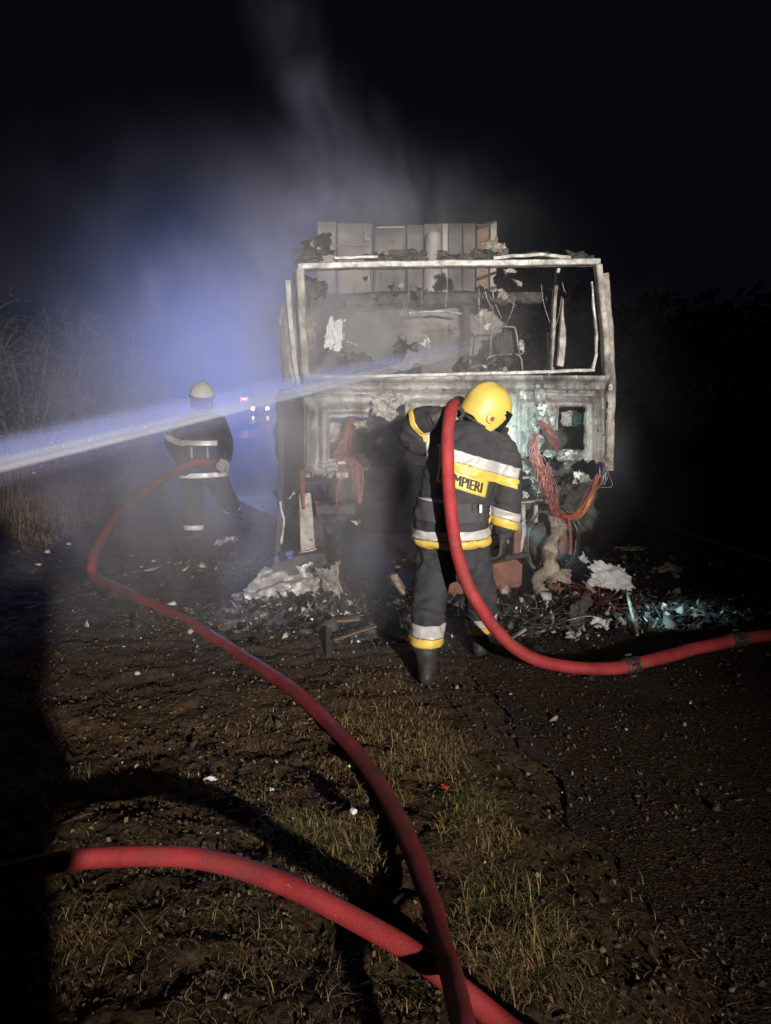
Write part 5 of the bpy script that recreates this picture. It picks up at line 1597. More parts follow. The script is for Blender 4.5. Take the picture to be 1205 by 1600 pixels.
# grass: tufts and thin cover
def grass(name, tufts, seed, kind='stuff'):
    r = np.random.default_rng(seed)
    V, F_, T = [], [], []
    k0 = 0
    for (cx_, cy_, rad, n, h, green) in tufts:
        if seed == 4: n = int(n * (1.7 if n > 90 else 0.8)); h = h * 0.62; rad = rad * 1.15
        a = r.uniform(0, 6.283, n); d = rad * np.sqrt(r.uniform(size=n))
        bx_, by_ = cx_ + np.cos(a) * d, cy_ + np.sin(a) * d
        bz = zsurf(bx_, by_) - 0.004
        hh = h * 0.8 * r.lognormal(-0.1, 0.45, n)
        la = r.uniform(0, 6.283, n); lean = np.where(r.uniform(size=n) < 0.5, r.uniform(0.4, 1.5, n), r.uniform(1.4, 3.0, n))
        wv = r.uniform(0.0007, 0.0016, n) * (1 + h * 3)
        dx, dy = np.cos(la), np.sin(la)
        p0 = np.stack([bx_, by_, bz], -1)
        p1 = p0 + np.stack([dx * lean * hh * 0.34, dy * lean * hh * 0.34, hh * np.clip(0.62 - lean * 0.12, 0.2, 1)], -1)
        p2 = p0 + np.stack([dx * lean * hh * 0.95, dy * lean * hh * 0.95, hh * np.clip(1.05 - lean * 0.45, 0.06, 1)], -1)
        s = np.stack([-dy, dx, dx * 0], -1) * wv[:, None]
        v = np.stack([p0 - s, p0 + s, p1 + s * 0.8, p1 - s * 0.8, p2 + s * 0.2, p2 - s * 0.2], 1)
        V.append(v.reshape(-1, 3))
        i = (k0 + np.arange(n) * 6)[:, None]
        F_.append(np.concatenate([i + np.array([[0, 1, 2, 3]]), i + np.array([[3, 2, 4, 5]])]))
        k0 += 6 * n
        g = (r.uniform(size=n) < green)[:, None]
        t = np.where(g, np.array([0.075, 0.085, 0.028]), np.array([0.24, 0.165, 0.075])) * r.uniform(0.5, 1.5, (n, 1))
        T.append(np.concatenate([t, t]))
    return tag(tinted(name, np.concatenate(V), np.concatenate(F_), np.concatenate(T), M['blades']), None, None, None, kind)
tufts = []
def tuft_at(px, py, rad, n, h, green):
    p = G(px, py); tufts.append((p.x, p.y, rad, n, h, green))
for a in ((470, 1300, .10, 420, .075, .45), (520, 1325, .14, 700, .085, .45), (560, 1350, .12, 500, .07, .4), (540, 1395, .12, 420, .06, .3), (440, 1290, .08, 200, .05, .2), (400, 1305, .05, 120, .05, 0.0),
          (735, 1262, .10, 420, .08, .5), (745, 1310, .14, 500, .06, .25), (705, 1210, .10, 260, .06, .3), (660, 1190, .16, 520, .07, .15), (610, 1130, .22, 520, .07, .1), (690, 1160, .12, 260, .07, .15), (590, 1080, .2, 260, .05, .1),
          (785, 1400, .12, 420, .07, .5), (800, 1470, .16, 620, .08, .25), (840, 1490, .10, 300, .07, .1), (770, 1520, .12, 260, .06, .2), (160, 1490, .14, 125, .06, .1), (130, 1450, .1, 220, .05, .1), (90, 1232, .12, 260, .07, .6),
          (330, 1420, .14, 85, .05, .2), (390, 1470, .16, 118, .05, .2), (300, 1560, .18, 85, .05, .1), (480, 1520, .2, 138, .05, .15), (420, 1590, .2, 138, .05, .2), (600, 1250, .1, 220, .06, .2), (860, 1580, .14, 260, .06, .2), (640, 1560, .1, 180, .05, .2),
          (230, 1350, .08, 100, .05, .1), (290, 1350, .08, 120, .05, .1), (110, 1350, .06, 100, .05, .1), (420, 1240, .1, 130, .04, .1), (300, 1235, .14, 200, .04, .05), (420, 1140, .2, 200, .04, .05), (560, 1200, .14, 240, .05, .1), (970, 1480, .3, 160, .04, .1), (1100, 1560, .3, 160, .04, .1), (1000, 1350, .3, 90, .03, .1)):
    tuft_at(*a)
rr = random.Random(3)
for k in range(150):
    px, py = rr.uniform(60, 900), rr.uniform(1040, 1600)
    p = G(px, py)
    if x0(p.x, p.y) > float(road_left(np.array([p.y]))[0]) + 0.1 and rr.random() < 0.75: continue
    tufts.append((p.x, p.y, rr.uniform(0.05, 0.16), rr.randint(8, 30), rr.uniform(0.015, 0.035), rr.uniform(0, 0.2)))
grass('grass', tufts, 4)

for i, (px, py, z, sx, sy, k) in enumerate(((470, 985, .05, .22, .14, 'ash'), (545, 985, .08, .2, .12, 'ashlight'), (500, 968, .10, .2, .16, 'crust'), (580, 962, .05, .2, .12, 'ash'), (830, 960, .10, .2, .16, 'ashlight'), (800, 948, .10, .22, .14, 'crust'),
        (850, 975, .06, .2, .12, 'ash'), (905, 950, .08, .22, .16, 'ashlight'), (940, 985, .04, .2, .12, 'whiteplastic'), (890, 1000, .03, .16, .08, 'ashlight'), (1000, 940, .05, .24, .14, 'ash'), (1010, 965, .04, .22, .12, 'crust'), (1055, 935, .05, .2, .12, 'ash'), (690, 990, .03, .2, .1, 'ash'), (400, 980, .04, .24, .12, 'crust'), (870, 940, .12, .18, .14, 'rust'))):
    p = G(px, py)
    where = ['under the boards', 'behind the pale edged strip', 'between step and twisted scrap', 'beside the boot shadow', 'under the bumper beam end', 'at the rusty beam', 'in front of the hub', 'by the large molten sheet', 'in front of the molten sheet', 'lowest on the tarmac by the hose', 'behind the leaning rod', 'beside the leaning rod', 'in the torch light', 'between the two boots', 'at the verge end of the long aluminium', 'against the ash crust'][i]
    look = dict(ash='grey', ashlight='pale grey', crust='brown ashy', whiteplastic='whitish', rust='rusty')[k]
    o = crumpled('wreck_fragment', (p.x, p.y, gz(p.x, p.y) + z), (R(rnd.uniform(15, 70)), R(rnd.uniform(-40, 40)), rnd.uniform(-1, 1)), (sx, sy), 0.10, 500 + i, M[k], None, ragged=0.6, n=(24, 18), freq=3.2)
    tag(o, f'{look} crumpled fragment {where}', 'debris', 'fragments fallen from the wreck')

# litter
def litter(name, label, cat, px, py, size, amp, seed, mat, z=0.015, group=None):
    return onground(name, label, cat, px, py, z, (rnd.uniform(-.3, .3), rnd.uniform(-.3, .3), rnd.uniform(0, 6)), size, amp, seed, mat, group, ragged=0.5, n=(14, 12))
w1_ = litter('wrapper', 'crumpled white wrapper with a blue print on the dead grass', 'wrapper', 332, 1226, (0.075, 0.04), 0.03, 401, M['paper'], 0.03)
p = Vector((0.004, -0.004, 0.012))
crumpled('wrapper_print', p, (0.2, 0.1, 0.4), (0.03, 0.022), 0.012, 402, M['blueprint'], w1_, n=(10, 10), thick=0.001)
litter('paper_scrap', 'torn white scrap between the two hoses', 'litter', 424, 1238, (0.04, 0.03), 0.02, 403, M['paper'])
litter('paper_scrap', 'pale scrap tucked against the muddy hose', 'litter', 552, 1200, (0.05, 0.025), 0.03, 404, M['paper'])
litter('plastic_scrap', 'red scrap by the tall green tuft', 'litter', 731, 1214, (0.03, 0.015), 0.01, 405, M['redplastic'])
litter('plastic_scrap', 'longer red scrap below the muddy hose bend', 'litter', 695, 1236, (0.05, 0.02), 0.015, 406, M['redplastic'])
def bottle(label, px, py, rz, s=1.0):
    p = G(px, py)
    root = thing('plastic_bottle', label, 'bottle', (p.x, p.y, gz(p.x, p.y) + 0.035 * s), rz)
    prof = [(0, .004), (.002, .026), (.01, .031), (.05, .032), (.055, .029), (.06, .032), (.10, .032), (.105, .029), (.11, .032), (.14, .032), (.17, .022), (.185, .013), (.20, .0125)]
    m = MB(); m.tube([Vector((a * s - 0.1 * s, 0, 0)) for a, _ in prof], [b * s for _, b in prof], 18)
    m.build('bottle_wall', M['bottle'], root)
    m = MB(); m.tube([Vector((0.1 * s, 0, 0)), Vector((0.118 * s, 0, 0))], 0.0145 * s, 14); m.build('bottle_cap', M['paper'], root)
bottle('clear plastic bottle lying in the pale grass tuft', 532, 1277, R(-52), 0.8)
bottle('clear plastic bottle half hidden behind the muddy hose', 543, 1190, R(-35), 0.6)
pebs = []
for k, (a, b, s) in enumerate(((75, 872, .03), (108, 857, .026), (240, 882, .022), (150, 865, .022), (215, 1060, .02), (370, 1027, .022), (60, 890, .03))):
    p = G(a, b); m = MB(); m.ball((0, 0, 0), (s, s * 0.8, s * 0.6), 12, 8)
    me = m.mesh('stone')
    for v in me.vertices: v.co += mnoise.noise_vector(v.co * 40 + Vector((k, 0, 0))) * s * 0.25
    o = link('stone', me, M['ashlight']); o.location = (p.x, p.y, gz(p.x, p.y) + s * 0.4)
    tag(o, ['grey stone on the verge edge near the stalks', 'rounded pale stone in front of the bushes', 'small stone by the grey rod', 'flat pale stone beside the hose bend', 'small stone in the open soil', 'pale stone against the muddy hose', 'largest pale stone at the edge of the shadow'][k], 'stone')

# ------------------------------------------------------------------ bushes on the verge
def shrub(label, base, height, spreadr, n_stem, n_leaf, tint, seed, group=None):
    r = random.Random(seed); rn = np.random.default_rng(seed)
    root = thing('bush', label, 'bush', base, 0, group)
    m = MB(); tips = []
    for k in range(n_stem):
        a = r.uniform(0, 6.283); out = r.uniform(0.15, 1) * spreadr
        tip = Vector((math.cos(a) * out, math.sin(a) * out, height * r.uniform(0.5, 1.02) * (1 - 0.25 * (out / spreadr) ** 2)))
        mid = tip * 0.5 + Vector((r.gauss(0, .1), r.gauss(0, .1), 0.12 * height))
        b0 = Vector((r.gauss(0, .12), r.gauss(0, .12), -0.05))
        path = catmull([b0, mid, tip], 5)
        m.tube(path, spread([0.022, 0.012, 0.003], 5), 5, caps=False)
        for q in range(7):
            i = r.randint(3, len(path) - 1)
            d = Vector((r.gauss(0, 1), r.gauss(0, 1), r.uniform(0.0, 1.2))).normalized() * r.uniform(0.15, 0.5) * min(1, height / 2)
            e = path[i] + d
            m.tube([path[i], path[i] + d * 0.5 + Vector((0, 0, 0.03)), e], [0.006, 0.004, 0.0015], 4, caps=False)
            tips += [path[i] + d * r.uniform(0.3, 1) for _ in range(2)]
        tips.append(tip)
    m.build('stems', M['bark'], root)
    t = np.array([tuple(p) for p in tips])
    c = t[rn.integers(0, len(t), n_leaf)] + rn.normal(size=(n_leaf, 3)) * np.array([0.10, 0.10, 0.10]) * min(1.0, height / 2)
    c[:, 2] = np.maximum(c[:, 2], 0.02)
    L = rn.uniform(0.012, 0.035, n_leaf); wd = L * rn.uniform(0.3, 0.6, n_leaf)
    a = rn.normal(size=(n_leaf, 3)); a /= np.linalg.norm(a, axis=1)[:, None]
    b = np.cross(a, rn.normal(size=(n_leaf, 3))); b /= np.linalg.norm(b, axis=1)[:, None]
    v = np.stack([c - a * L[:, None], c - b * wd[:, None], c + a * L[:, None], c + b * wd[:, None]], 1)
    clump = fbm(c[:, 0] * 3 + c[:, 2] * 2 + 9, c[:, 1] * 3 + 5 + c[:, 2], 3, seed) * 1.4 - 0.1
    tt_ = np.array(tint) * (rn.uniform(0.6, 1.3, (n_leaf, 1)) * np.clip(clump, 0.2, 1.4)[:, None] * 1.2)
    o = tinted('foliage', v.reshape(-1, 3), np.arange(4 * n_leaf).reshape(-1, 4), tt_, M['blades'], root)
    tag(o, None, None, None, 'stuff')
for (px, y_, h, s, ns, nl, tint, sd, lab) in (
        (118, 13.0, 2.75, 1.05, 46, 9000, (0.075, 0.070, 0.060), 21, 'tall grey twiggy bush behind the dry stalks'),
        (30, 12.0, 2.6, 1.2, 40, 9000, (0.04, 0.045, 0.032), 22, 'dark leafy bush at the very edge of the verge'),
        (178, 15.0, 2.9, 0.95, 34, 6000, (0.07, 0.065, 0.06), 23, 'pale bush fading into the smoke'),
        (-70, 11.0, 2.8, 1.2, 36, 7000, (0.04, 0.042, 0.03), 24, 'broad dark bush beside the darkest one'),
        (160, 12.2, 0.85, 0.6, 26, 2600, (0.075, 0.055, 0.045), 25, 'low brown bush in front of the tall twiggy one')):
    q = P(px, 620, y_)
    shrub(lab, (q.x, q.y, gz(q.x, q.y) - 0.03), h, s, ns, nl, tint, sd)
# dry stalks
r = random.Random(9); m = MB()
for k in range(520):
    px, y_ = r.uniform(-60, 175), r.uniform(8.6, 12.5)
    q = P(px, 620, y_)
    if q.x > -3.5 - 0.12 * (y_ - 8): continue
    b0 = Vector((q.x, q.y, gz(q.x, q.y) - 0.02)); h = r.uniform(0.2, 0.95) * (0.7 + 0.5 * r.random())
    ln = Vector((r.gauss(0, .18), r.gauss(0, .18), 1)) * h
    m.tube([b0, b0 + ln * 0.5 + Vector((r.gauss(0, .02), r.gauss(0, .02), 0)), b0 + ln], [0.004, 0.003, 0.0012], 4, caps=False)
    for j in range(r.randint(0, 3)):
        c = b0 + ln * r.uniform(0.35, 0.9); d = Vector((r.gauss(0, 1), r.gauss(0, 1), 0.9)).normalized() * r.uniform(0.06, 0.22)
        m.tube([c, c + d], [0.002, 0.001], 4, caps=False)
M['straw'] = noisy('dry stalks', [(0.055, 0.036, 0.027), (0.12, 0.078, 0.06)], 9, (0.7, 0.9), 0, 0, 10)
tag(m.build('dry_stalks', M['straw']), None, None, None, 'stuff')
vg = []
for k in range(420):
    y_ = r.uniform(7.5, 13); px = r.uniform(-80, 150)
    q = P(px, 620, y_)
    if x0(q.x, q.y) > -2.2: continue
    vg.append((q.x, q.y, r.uniform(0.08, 0.25), r.randint(14, 40), r.uniform(0.06, 0.22), 0.1))
grass('verge_grass', vg, 14)

# ------------------------------------------------------------------ traffic far down the road
def car(label, loc, rz):
    root = thing('car', label, 'car', loc, rz)
    # body: lengthwise sections, front faces -Y
    sec = [(-2.0, 0.30, 0.62, 0.70), (-1.9, 0.26, 0.74, 0.80), (-1.0, 0.24, 0.90, 0.84), (0.6, 0.24, 0.95, 0.86), (1.9, 0.28, 0.95, 0.80), (2.05, 0.40, 0.85, 0.74)]
    vs, fs = [], []
    for y_, z0, z1, hw in sec:
        vs += [(-hw, y_, z0), (-hw, y_, (z0 + z1) / 2), (-hw * 0.92, y_, z1), (hw * 0.92, y_, z1), (hw, y_, (z0 + z1) / 2), (hw, y_, z0)]
    for i in range(len(sec) - 1):
        for j in range(6):
            j2 = (j + 1) % 6
            fs.append((i * 6 + j, i * 6 + j2, i * 6 + 6 + j2, i * 6 + 6 + j))
    fs += [tuple(range(6)), tuple(range(30, 36))]
    m = MB(); m.add(vs, fs); m.build('body', M['carpaint'], root)
    m = MB()
    vs = [(-0.74, -0.95, 0.90), (0.74, -0.95, 0.90), (0.62, -0.2, 1.45), (-0.62, -0.2, 1.45), (-0.76, 1.6, 0.95), (0.76, 1.6, 0.95), (0.62, 1.1, 1.45), (-0.62, 1.1, 1.45)]
    m.add(vs, [(0, 1, 2, 3), (4, 5, 6, 7), (3, 2, 6, 7), (0, 3, 7, 4), (1, 2, 6, 5), (0, 1, 5, 4)]); m.build('cabin', M['visor'], root)
    for s in (-1, 1):
        for yw in (-1.25, 1.3):
            m = MB(); m.tube([(s * 0.66, yw, 0.32), (s * 0.84, yw, 0.32)], 0.32, 20); m.build('wheel', M['rubber'], root)
        m = MB(); m.ball((s * 0.61, -1.97, 0.62), (0.21, 0.06, 0.18), 14, 8); h = m.build('headlight', M['lampwarm'], root)
        m = MB(); m.ball((s * 0.61, -2.04, 0.62), (0.12, 0.03, 0.11), 12, 8); m.build('headlight_bulb', M['lampwhite'], h)
        m = MB(); m.tube([(s * 0.61, -1.93, 0.62), (s * 0.61, -1.88, 0.62)], 0.22, 16); m.build('headlight_bezel', M['ashlight'], h)
    return root
q = P(408, 637, 68)
c1 = car('distant car coming through the smoke with both headlights lit', (q.x, q.y, 0), R(7))
LB = P(405, 620, 66)
q = P(382, 624, 42)
wl = thing('warning_lamp', 'red lamp on a thin post glowing beyond the far firefighter', 'lamp', (q.x, q.y, 0))
m = MB(); m.tube([(0, 0, 0), (0, 0, q.z - 0.14)], 0.03, 10); m.build('post', M['soot'], wl)
m = MB(); m.tube([(0, 0.06, q.z - 0.24), (0, 0.06, q.z + 0.24)], 0.22, 16); m.build('housing', M['redplastic'], wl)
m = MB(); m.ball((0, -0.09, q.z), (0.21, 0.06, 0.19), 16, 10); m.build('lens', M['lampred'], wl)
m = MB(); m.ball((0.02, -0.15, q.z + 0.02), (0.09, 0.03, 0.05), 12, 8); m.build('bulb', M['lampwhite'], wl)
m = MB(); m.tube([(0, 0, q.z + 0.16), (0, 0, q.z + 0.36)], 0.012, 8); m.build('aerial', M['soot'], wl)
m = MB(); m.box((0, 0, 0.02), (0.4, 0.4, 0.04)); m.build('foot', M['soot'], wl)

# ------------------------------------------------------------------ lens glare imitated by added pale shells, from beyond the frame into the cab
jet = thing('flare_streak', 'thin pale blue streak of lens glare, built as shells, passing the far firefighter into the cab', 'flare streak', (0, 0, 0))
JA, JB = P(600, 583, 5.85), P(775, 540, 6.62)
jd = (JA - JB).normalized()
JS = JA + jd * 4.6
def jp(t):                       # along the streak; a slight sag
    p = JS.lerp(JB, t)
    return p
L_ = (JB - JS).length
r = random.Random(33)
def streakmat(name, col, op, ns):
    m_, nt, b = newmat(name)
    for n_ in list(nt.nodes): 
        if n_.type != 'OUTPUT_MATERIAL': nt.nodes.remove(n_)
    out = [n_ for n_ in nt.nodes if n_.type == 'OUTPUT_MATERIAL'][0]
    d = nt.nodes.new('ShaderNodeBsdfDiffuse'); d.inputs['Color'].default_value = (*col, 1)
    tl3 = nt.nodes.new('ShaderNodeBsdfTranslucent'); tl3.inputs['Color'].default_value = (*col, 1)
    ad = nt.nodes.new('ShaderNodeMixShader'); ad.inputs[0].default_value = 0.45
    nt.links.new(d.outputs[0], ad.inputs[1]); nt.links.new(tl3.outputs[0], ad.inputs[2])
    t_ = nt.nodes.new('ShaderNodeBsdfTransparent')
    mx = nt.nodes.new('ShaderNodeMixShader')
    co = nt.nodes.new('ShaderNodeTexCoord').outputs['UV']
    # density of droplets: along the streak and in fine strands
    sp = nt.nodes.new('ShaderNodeSeparateXYZ'); nt.links.new(co, sp.inputs[0])
    nz_ = tex(nt, co, ns, 3, 0.5, (1.2, 14, 1))
    f1 = ramp(nt, nz_, [(0.3, (0.6,) * 3), (0.7, (1,) * 3)])
    f2 = ramp(nt, sp.outputs['X'], [(0.0, (0.2,) * 3), (0.30, (0.42,) * 3), (0.5, (0.75,) * 3), (0.66, (1,) * 3), (0.82, (0.6,) * 3), (0.92, (0.25,) * 3), (1.0, (0.0,) * 3)])
    mu = nt.nodes.new('ShaderNodeMath'); mu.operation = 'MULTIPLY'
    nt.links.new(f1, mu.inputs[0]); nt.links.new(f2, mu.inputs[1])
    mu2 = nt.nodes.new('ShaderNodeMath'); mu2.operation = 'MULTIPLY'; mu2.inputs[1].default_value = op
    nt.links.new(mu.outputs[0], mu2.inputs[0])
    # soft edges: fewer drops where the shell is seen edge-on
    lw = nt.nodes.new('ShaderNodeLayerWeight'); lw.inputs['Blend'].default_value = 0.5
    inv = nt.nodes.new('ShaderNodeMath'); inv.operation = 'SUBTRACT'; inv.inputs[0].default_value = 1.0
    nt.links.new(lw.outputs['Facing'], inv.inputs[1])
    pw = nt.nodes.new('ShaderNodeMath'); pw.operation = 'POWER'; pw.inputs[1].default_value = 2.4
    nt.links.new(inv.outputs[0], pw.inputs[0])
    mu3 = nt.nodes.new('ShaderNodeMath'); mu3.operation = 'MULTIPLY'
    nt.links.new(mu2.outputs[0], mu3.inputs[0]); nt.links.new(pw.outputs[0], mu3.inputs[1])
    nt.links.new(mu3.outputs[0], mx.inputs[0]); nt.links.new(t_.outputs[0], mx.inputs[1]); nt.links.new(ad.outputs[0], mx.inputs[2])
    nt.links.new(mx.outputs[0], out.inputs['Surface'])
    return m_
def streak_shell(name, mat, off, r0, r1, parent):
    n, seg = 60, 20
    path = [jp(i / n) + off(i / n) for i in range(n + 1)]
    m = MB(); m.tube(path, [lerp(r0, r1, i / n) for i in range(n + 1)], seg, caps=False)
    me = bpy.data.meshes.new(name); me.from_pydata(m.v, [], m.f)
    uv = me.uv_layers.new(name='UVMap')
    for p_ in me.polygons:
        for li in p_.loop_indices:
            vi = me.loops[li].vertex_index
            uv.data[li].uv = ((vi // seg) / n, (vi % seg) / seg)
    return link(name, me, mat, parent, True, 180)
side = jd.cross(Vector((0, 0, 1))).normalized(); upj = side.cross(jd).normalized()
if upj.z < 0: upj = -upj
Z3 = lambda a, b: (lambda t: upj * lerp(a, b, t))
streak_shell('streak_core', streakmat('flare core', (0.95, 0.97, 0.96), 0.46, 2.0), Z3(-0.010, -0.004), 0.034, 0.014, jet)
streak_shell('streak_core', streakmat('flare core upper', (0.90, 0.96, 0.95), 0.38, 2.3), Z3(0.036, 0.020), 0.046, 0.022, jet)
streak_shell('streak_fringe', streakmat('blue flare fringe', (0.42, 0.50, 1.0), 0.40, 1.6), Z3(0.10, 0.05), 0.11, 0.060, jet)
streak_shell('streak_fringe', streakmat('thin flare fringe', (0.62, 0.66, 1.0), 0.17, 1.2), Z3(0.05, 0.03), 0.19, 0.12, jet)

def flecks(name, mat, n, seed, parent):
    rgd = np.random.default_rng(seed)
    t = rgd.beta(4.5, 2.4, n)
    base = np.array(JS)[None] + (np.array(JB) - np.array(JS))[None] * t[:, None]
    rad = (0.16 - 0.08 * t) * np.abs(rgd.normal(size=n)) * 0.62
    a = rgd.uniform(0, 6.283, n)
    pos = base + np.array(side)[None] * (np.cos(a) * rad)[:, None] + np.array(upj)[None] * (np.sin(a) * rad + 0.03)[:, None]
    # loose flecks round the streak's far end
    k = n // 5
    pos[:k] = np.array(JB)[None] + rgd.normal(size=(k, 3)) * np.array([0.22, 0.16, 0.10]) - np.array(jd)[None] * 0.1 * rgd.uniform(size=(k, 1))
    L1 = rgd.lognormal(-5.5, 0.5, n); L1[:k] *= 0.5
    wd = rgd.lognormal(-7.0, 0.35, n).clip(0.0005, 0.002)
    jv = np.array(jd)
    ax_ = jv[None] + rgd.normal(size=(n, 3)) * 0.10
    bx2 = np.array(side)[None] + 0 * ax_; cx2 = np.array(upj)[None] + 0 * ax_
    v = np.stack([pos - ax_ * L1[:, None], pos + bx2 * wd[:, None], pos + cx2 * wd[:, None], pos - bx2 * wd[:, None], pos - cx2 * wd[:, None], pos + ax_ * L1[:, None]], 1)
    f = np.array([(0, 1, 2), (0, 2, 3), (0, 3, 4), (0, 4, 1), (5, 2, 1), (5, 3, 2), (5, 4, 3), (5, 1, 4)])[None] + (np.arange(n) * 6)[:, None, None]
    o = tinted(name, v.reshape(-1, 3), f.reshape(-1, 3), np.full((8 * n, 3), 0.9), mat, parent)
    return tag(o, None, None, None, 'stuff')
M['specks'] = noisy('flare dots', [(0.75, 0.80, 0.95), (0.85, 0.90, 1.0)], 3, (0.1, 0.2), 0, 0, 10)
flecks('streak_flecks', M['specks'], 1800, 71, jet)

# dark woods beyond the road, one far mass
rgw = np.random.default_rng(91)
n = 26000
xs_ = rgw.uniform(2, 75, n); ys_ = 30 + rgw.uniform(0, 12, n) + 0.1 * xs_
top = 2.2 + 4.5 * fbm(xs_ * 0.22, ys_ * 0.0 + 2, 4, 95) + 1.5 * fbm(xs_ * 1.3, ys_ * 0.2, 3, 96)
zs_ = top * rgw.uniform(0, 1, n) ** 0.7
c = np.stack([xs_, ys_, zs_], -1)
a = rgw.normal(size=(n, 3)); a /= np.linalg.norm(a, axis=1)[:, None]
b = np.cross(a, rgw.normal(size=(n, 3))); b /= np.linalg.norm(b, axis=1)[:, None]
L = rgw.uniform(0.12, 0.4, n)[:, None]
v = np.stack([c - a * L, c - b * L * 0.5, c + a * L, c + b * L * 0.5], 1)
tag(tinted('woods', v.reshape(-1, 3), np.arange(4 * n).reshape(-1, 4), np.array([0.03, 0.04, 0.02]) * rgw.uniform(0.5, 1.3, (n, 1)), M['blades']), None, None, None, 'stuff')
# ------------------------------------------------------------------ smoke
def vol_nodes(m):
    nt = m.node_tree
    for n in list(nt.nodes): nt.nodes.remove(n)
    out = nt.nodes.new('ShaderNodeOutputMaterial')
    pv = nt.nodes.new('ShaderNodeVolumePrincipled')
    nt.links.new(pv.outputs[0], out.inputs['Volume'])
    return nt, pv

def vmath(nt, op, a, b=None, c=None):
    n = nt.nodes.new('ShaderNodeVectorMath'); n.operation = op
    for i, v in enumerate((a, b, c)):
        if v is None: continue
        if hasattr(v, 'is_linked'): nt.links.new(v, n.inputs[i])
        else: n.inputs[i].default_value = v
    return n

def fmath(nt, op, a, b=None, c=None):
    n = nt.nodes.new('ShaderNodeMath'); n.operation = op
    for i, v in enumerate((a, b, c)):
        if v is None: continue
        if hasattr(v, 'is_linked'): nt.links.new(v, n.inputs[i])
        else: n.inputs[i].default_value = v
    return n.outputs[0]

def smoke_mat(blobs, noise_scale, dens, color, aniso, lo=0.10, hi=2.1):
    m = bpy.data.materials.new('drifting smoke')
    m.use_nodes = True
    nt, pv = vol_nodes(m)
    pos = nt.nodes.new('ShaderNodeNewGeometry').outputs['Position']
    tot = None
    for c, r, a, axis in blobs:
        d = vmath(nt, 'SUBTRACT', pos, c).outputs[0]
        if axis is not None:
            mp = nt.nodes.new('ShaderNodeVectorRotate'); mp.rotation_type = 'EULER_XYZ'
            nt.links.new(d, mp.inputs['Vector']); mp.inputs['Rotation'].default_value = axis
            d = mp.outputs[0]
        d = vmath(nt, 'DIVIDE', d, r).outputs[0]
        d2 = vmath(nt, 'DOT_PRODUCT', d, d).outputs['Value']
        e = fmath(nt, 'POWER', 2.71828, fmath(nt, 'MULTIPLY', d2, -1.0))
        e = fmath(nt, 'MULTIPLY', e, a)
        tot = e if tot is None else fmath(nt, 'ADD', tot, e)
    mp = nt.nodes.new('ShaderNodeMapping'); mp.inputs['Scale'].default_value = (1.15, 1, 0.72)
    mp.inputs['Rotation'].default_value = (0, R(-18), 0)
    mp.inputs['Location'].default_value = (3.1, 0.4, 1.7)
    nt.links.new(pos, mp.inputs['Vector'])
    n = nt.nodes.new('ShaderNodeTexNoise'); n.inputs['Scale'].default_value = noise_scale; n.inputs['Detail'].default_value = 6; n.inputs['Roughness'].default_value = 0.55
    n.inputs['Distortion'].default_value = 1.2
    nt.links.new(mp.outputs[0], n.inputs['Vector'])
    mr = nt.nodes.new('ShaderNodeMapRange'); mr.inputs['From Min'].default_value = 0.38; mr.inputs['From Max'].default_value = 0.66
    mr.inputs['To Min'].default_value = lo; mr.inputs['To Max'].default_value = hi
    nt.links.new(n.outputs['Fac'], mr.inputs['Value'])
    dd = fmath(nt, 'MULTIPLY', tot, mr.outputs[0])
    dd = fmath(nt, 'MAXIMUM', fmath(nt, 'SUBTRACT', fmath(nt, 'MULTIPLY', dd, dens), 0.004), 0.0)
    nt.links.new(dd, pv.inputs['Density'])
    pv.inputs['Color'].default_value = (*color, 1)
    pv.inputs['Anisotropy'].default_value = aniso
    return m

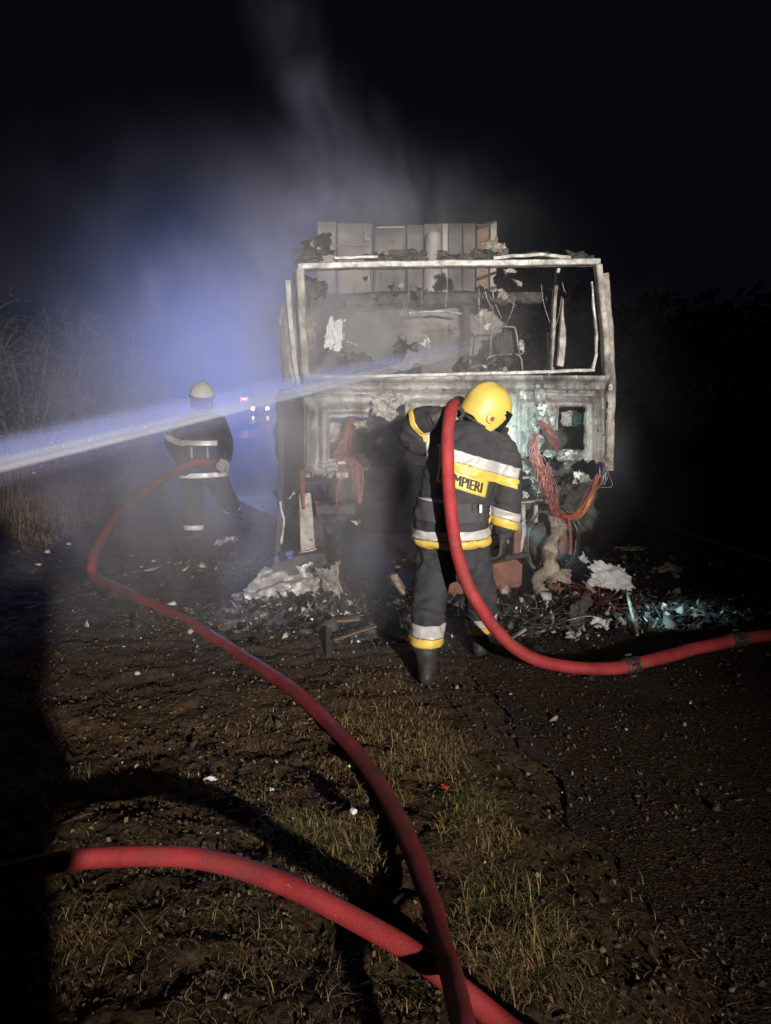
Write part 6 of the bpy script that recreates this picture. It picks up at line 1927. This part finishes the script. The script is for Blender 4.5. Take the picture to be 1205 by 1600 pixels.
BL = [((-0.95, 8.6, 2.9), (0.5, 0.8, 0.8), 0.14, (0, R(14), 0)),
      ((-0.1, 8.2, 3.40), (1.0, 0.5, 0.36), 0.62, None),
      ((-0.45, 8.2, 3.9), (0.5, 0.5, 0.5), 0.16, (0, R(20), 0)),
      ((-0.2, 7.0, 2.05), (0.85, 0.45, 0.45), 4.2, None),
      ((-0.95, 8.2, 5.2), (0.28, 0.5, 1.7), 0.17, (0, R(16), 0)),
      ((-0.7, 5.1, 1.2), (1.3, 0.8, 1.0), 0.85, None),
      ((1.95, 6.7, 1.05), (0.16, 0.3, 0.35), 0.7, None),
      ((-0.55, 5.5, 2.35), (0.65, 0.4, 0.55), 0.55, None)]
M['smoke'] = smoke_mat(BL, 1.5, 0.55, (0.86, 0.86, 0.90), 0.15, 0.0, 2.5)
m = MB(); m.box((-0.4, 7.4, 4.3), (5.8, 6.6, 8.7))
tag(m.build('smoke', M['smoke'], None, False), None, None, None, 'stuff')
# the thin even mist behind, all round the far firefighter
ML = [((-1.85, 11.2, 1.75), (1.25, 2.0, 1.1), 0.36, None),
      ((-2.8, 11.5, 2.0), (4.2, 2.6, 2.4), 0.12, None)]
M['mist'] = smoke_mat(ML, 0.7, 0.5, (0.80, 0.86, 0.97), 0.45, 0.85, 1.15)
m = MB(); m.box((-3.6, 12.4, 4.2), (13.0, 11.4, 8.8))
tag(m.build('mist', M['mist'], None, False), None, None, None, 'stuff')

# ------------------------------------------------------------------ what belongs together
GROUPS = dict(fire_hose='fire hoses laid out at the wreck', bush='bushes along the verge', stone='stones on the burnt soil', bare_rod='rods and sticks strewn about',
              scorched_board='scorched strips in the rubble', ash_slab='slabs of ash round the wreck', burnt_plate='plates in the rubble', burnt_casting='pale lumps behind the boots',
              molten_sheet='molten sheets by the wheel', crumpled_sheet='aluminium sheets below the step', plastic_bottle='bottles lying in the grass', paper_scrap='paper scraps on the verge',
              plastic_scrap='red plastic scraps on the verge', loose_wires='tangles of wire in the rubble')
for o in list(sc.objects):
    k = o.name.split('.')[0]
    if o.parent is None and k in GROUPS and 'category' in o and 'group' not in o:
        o['group'] = GROUPS[k]
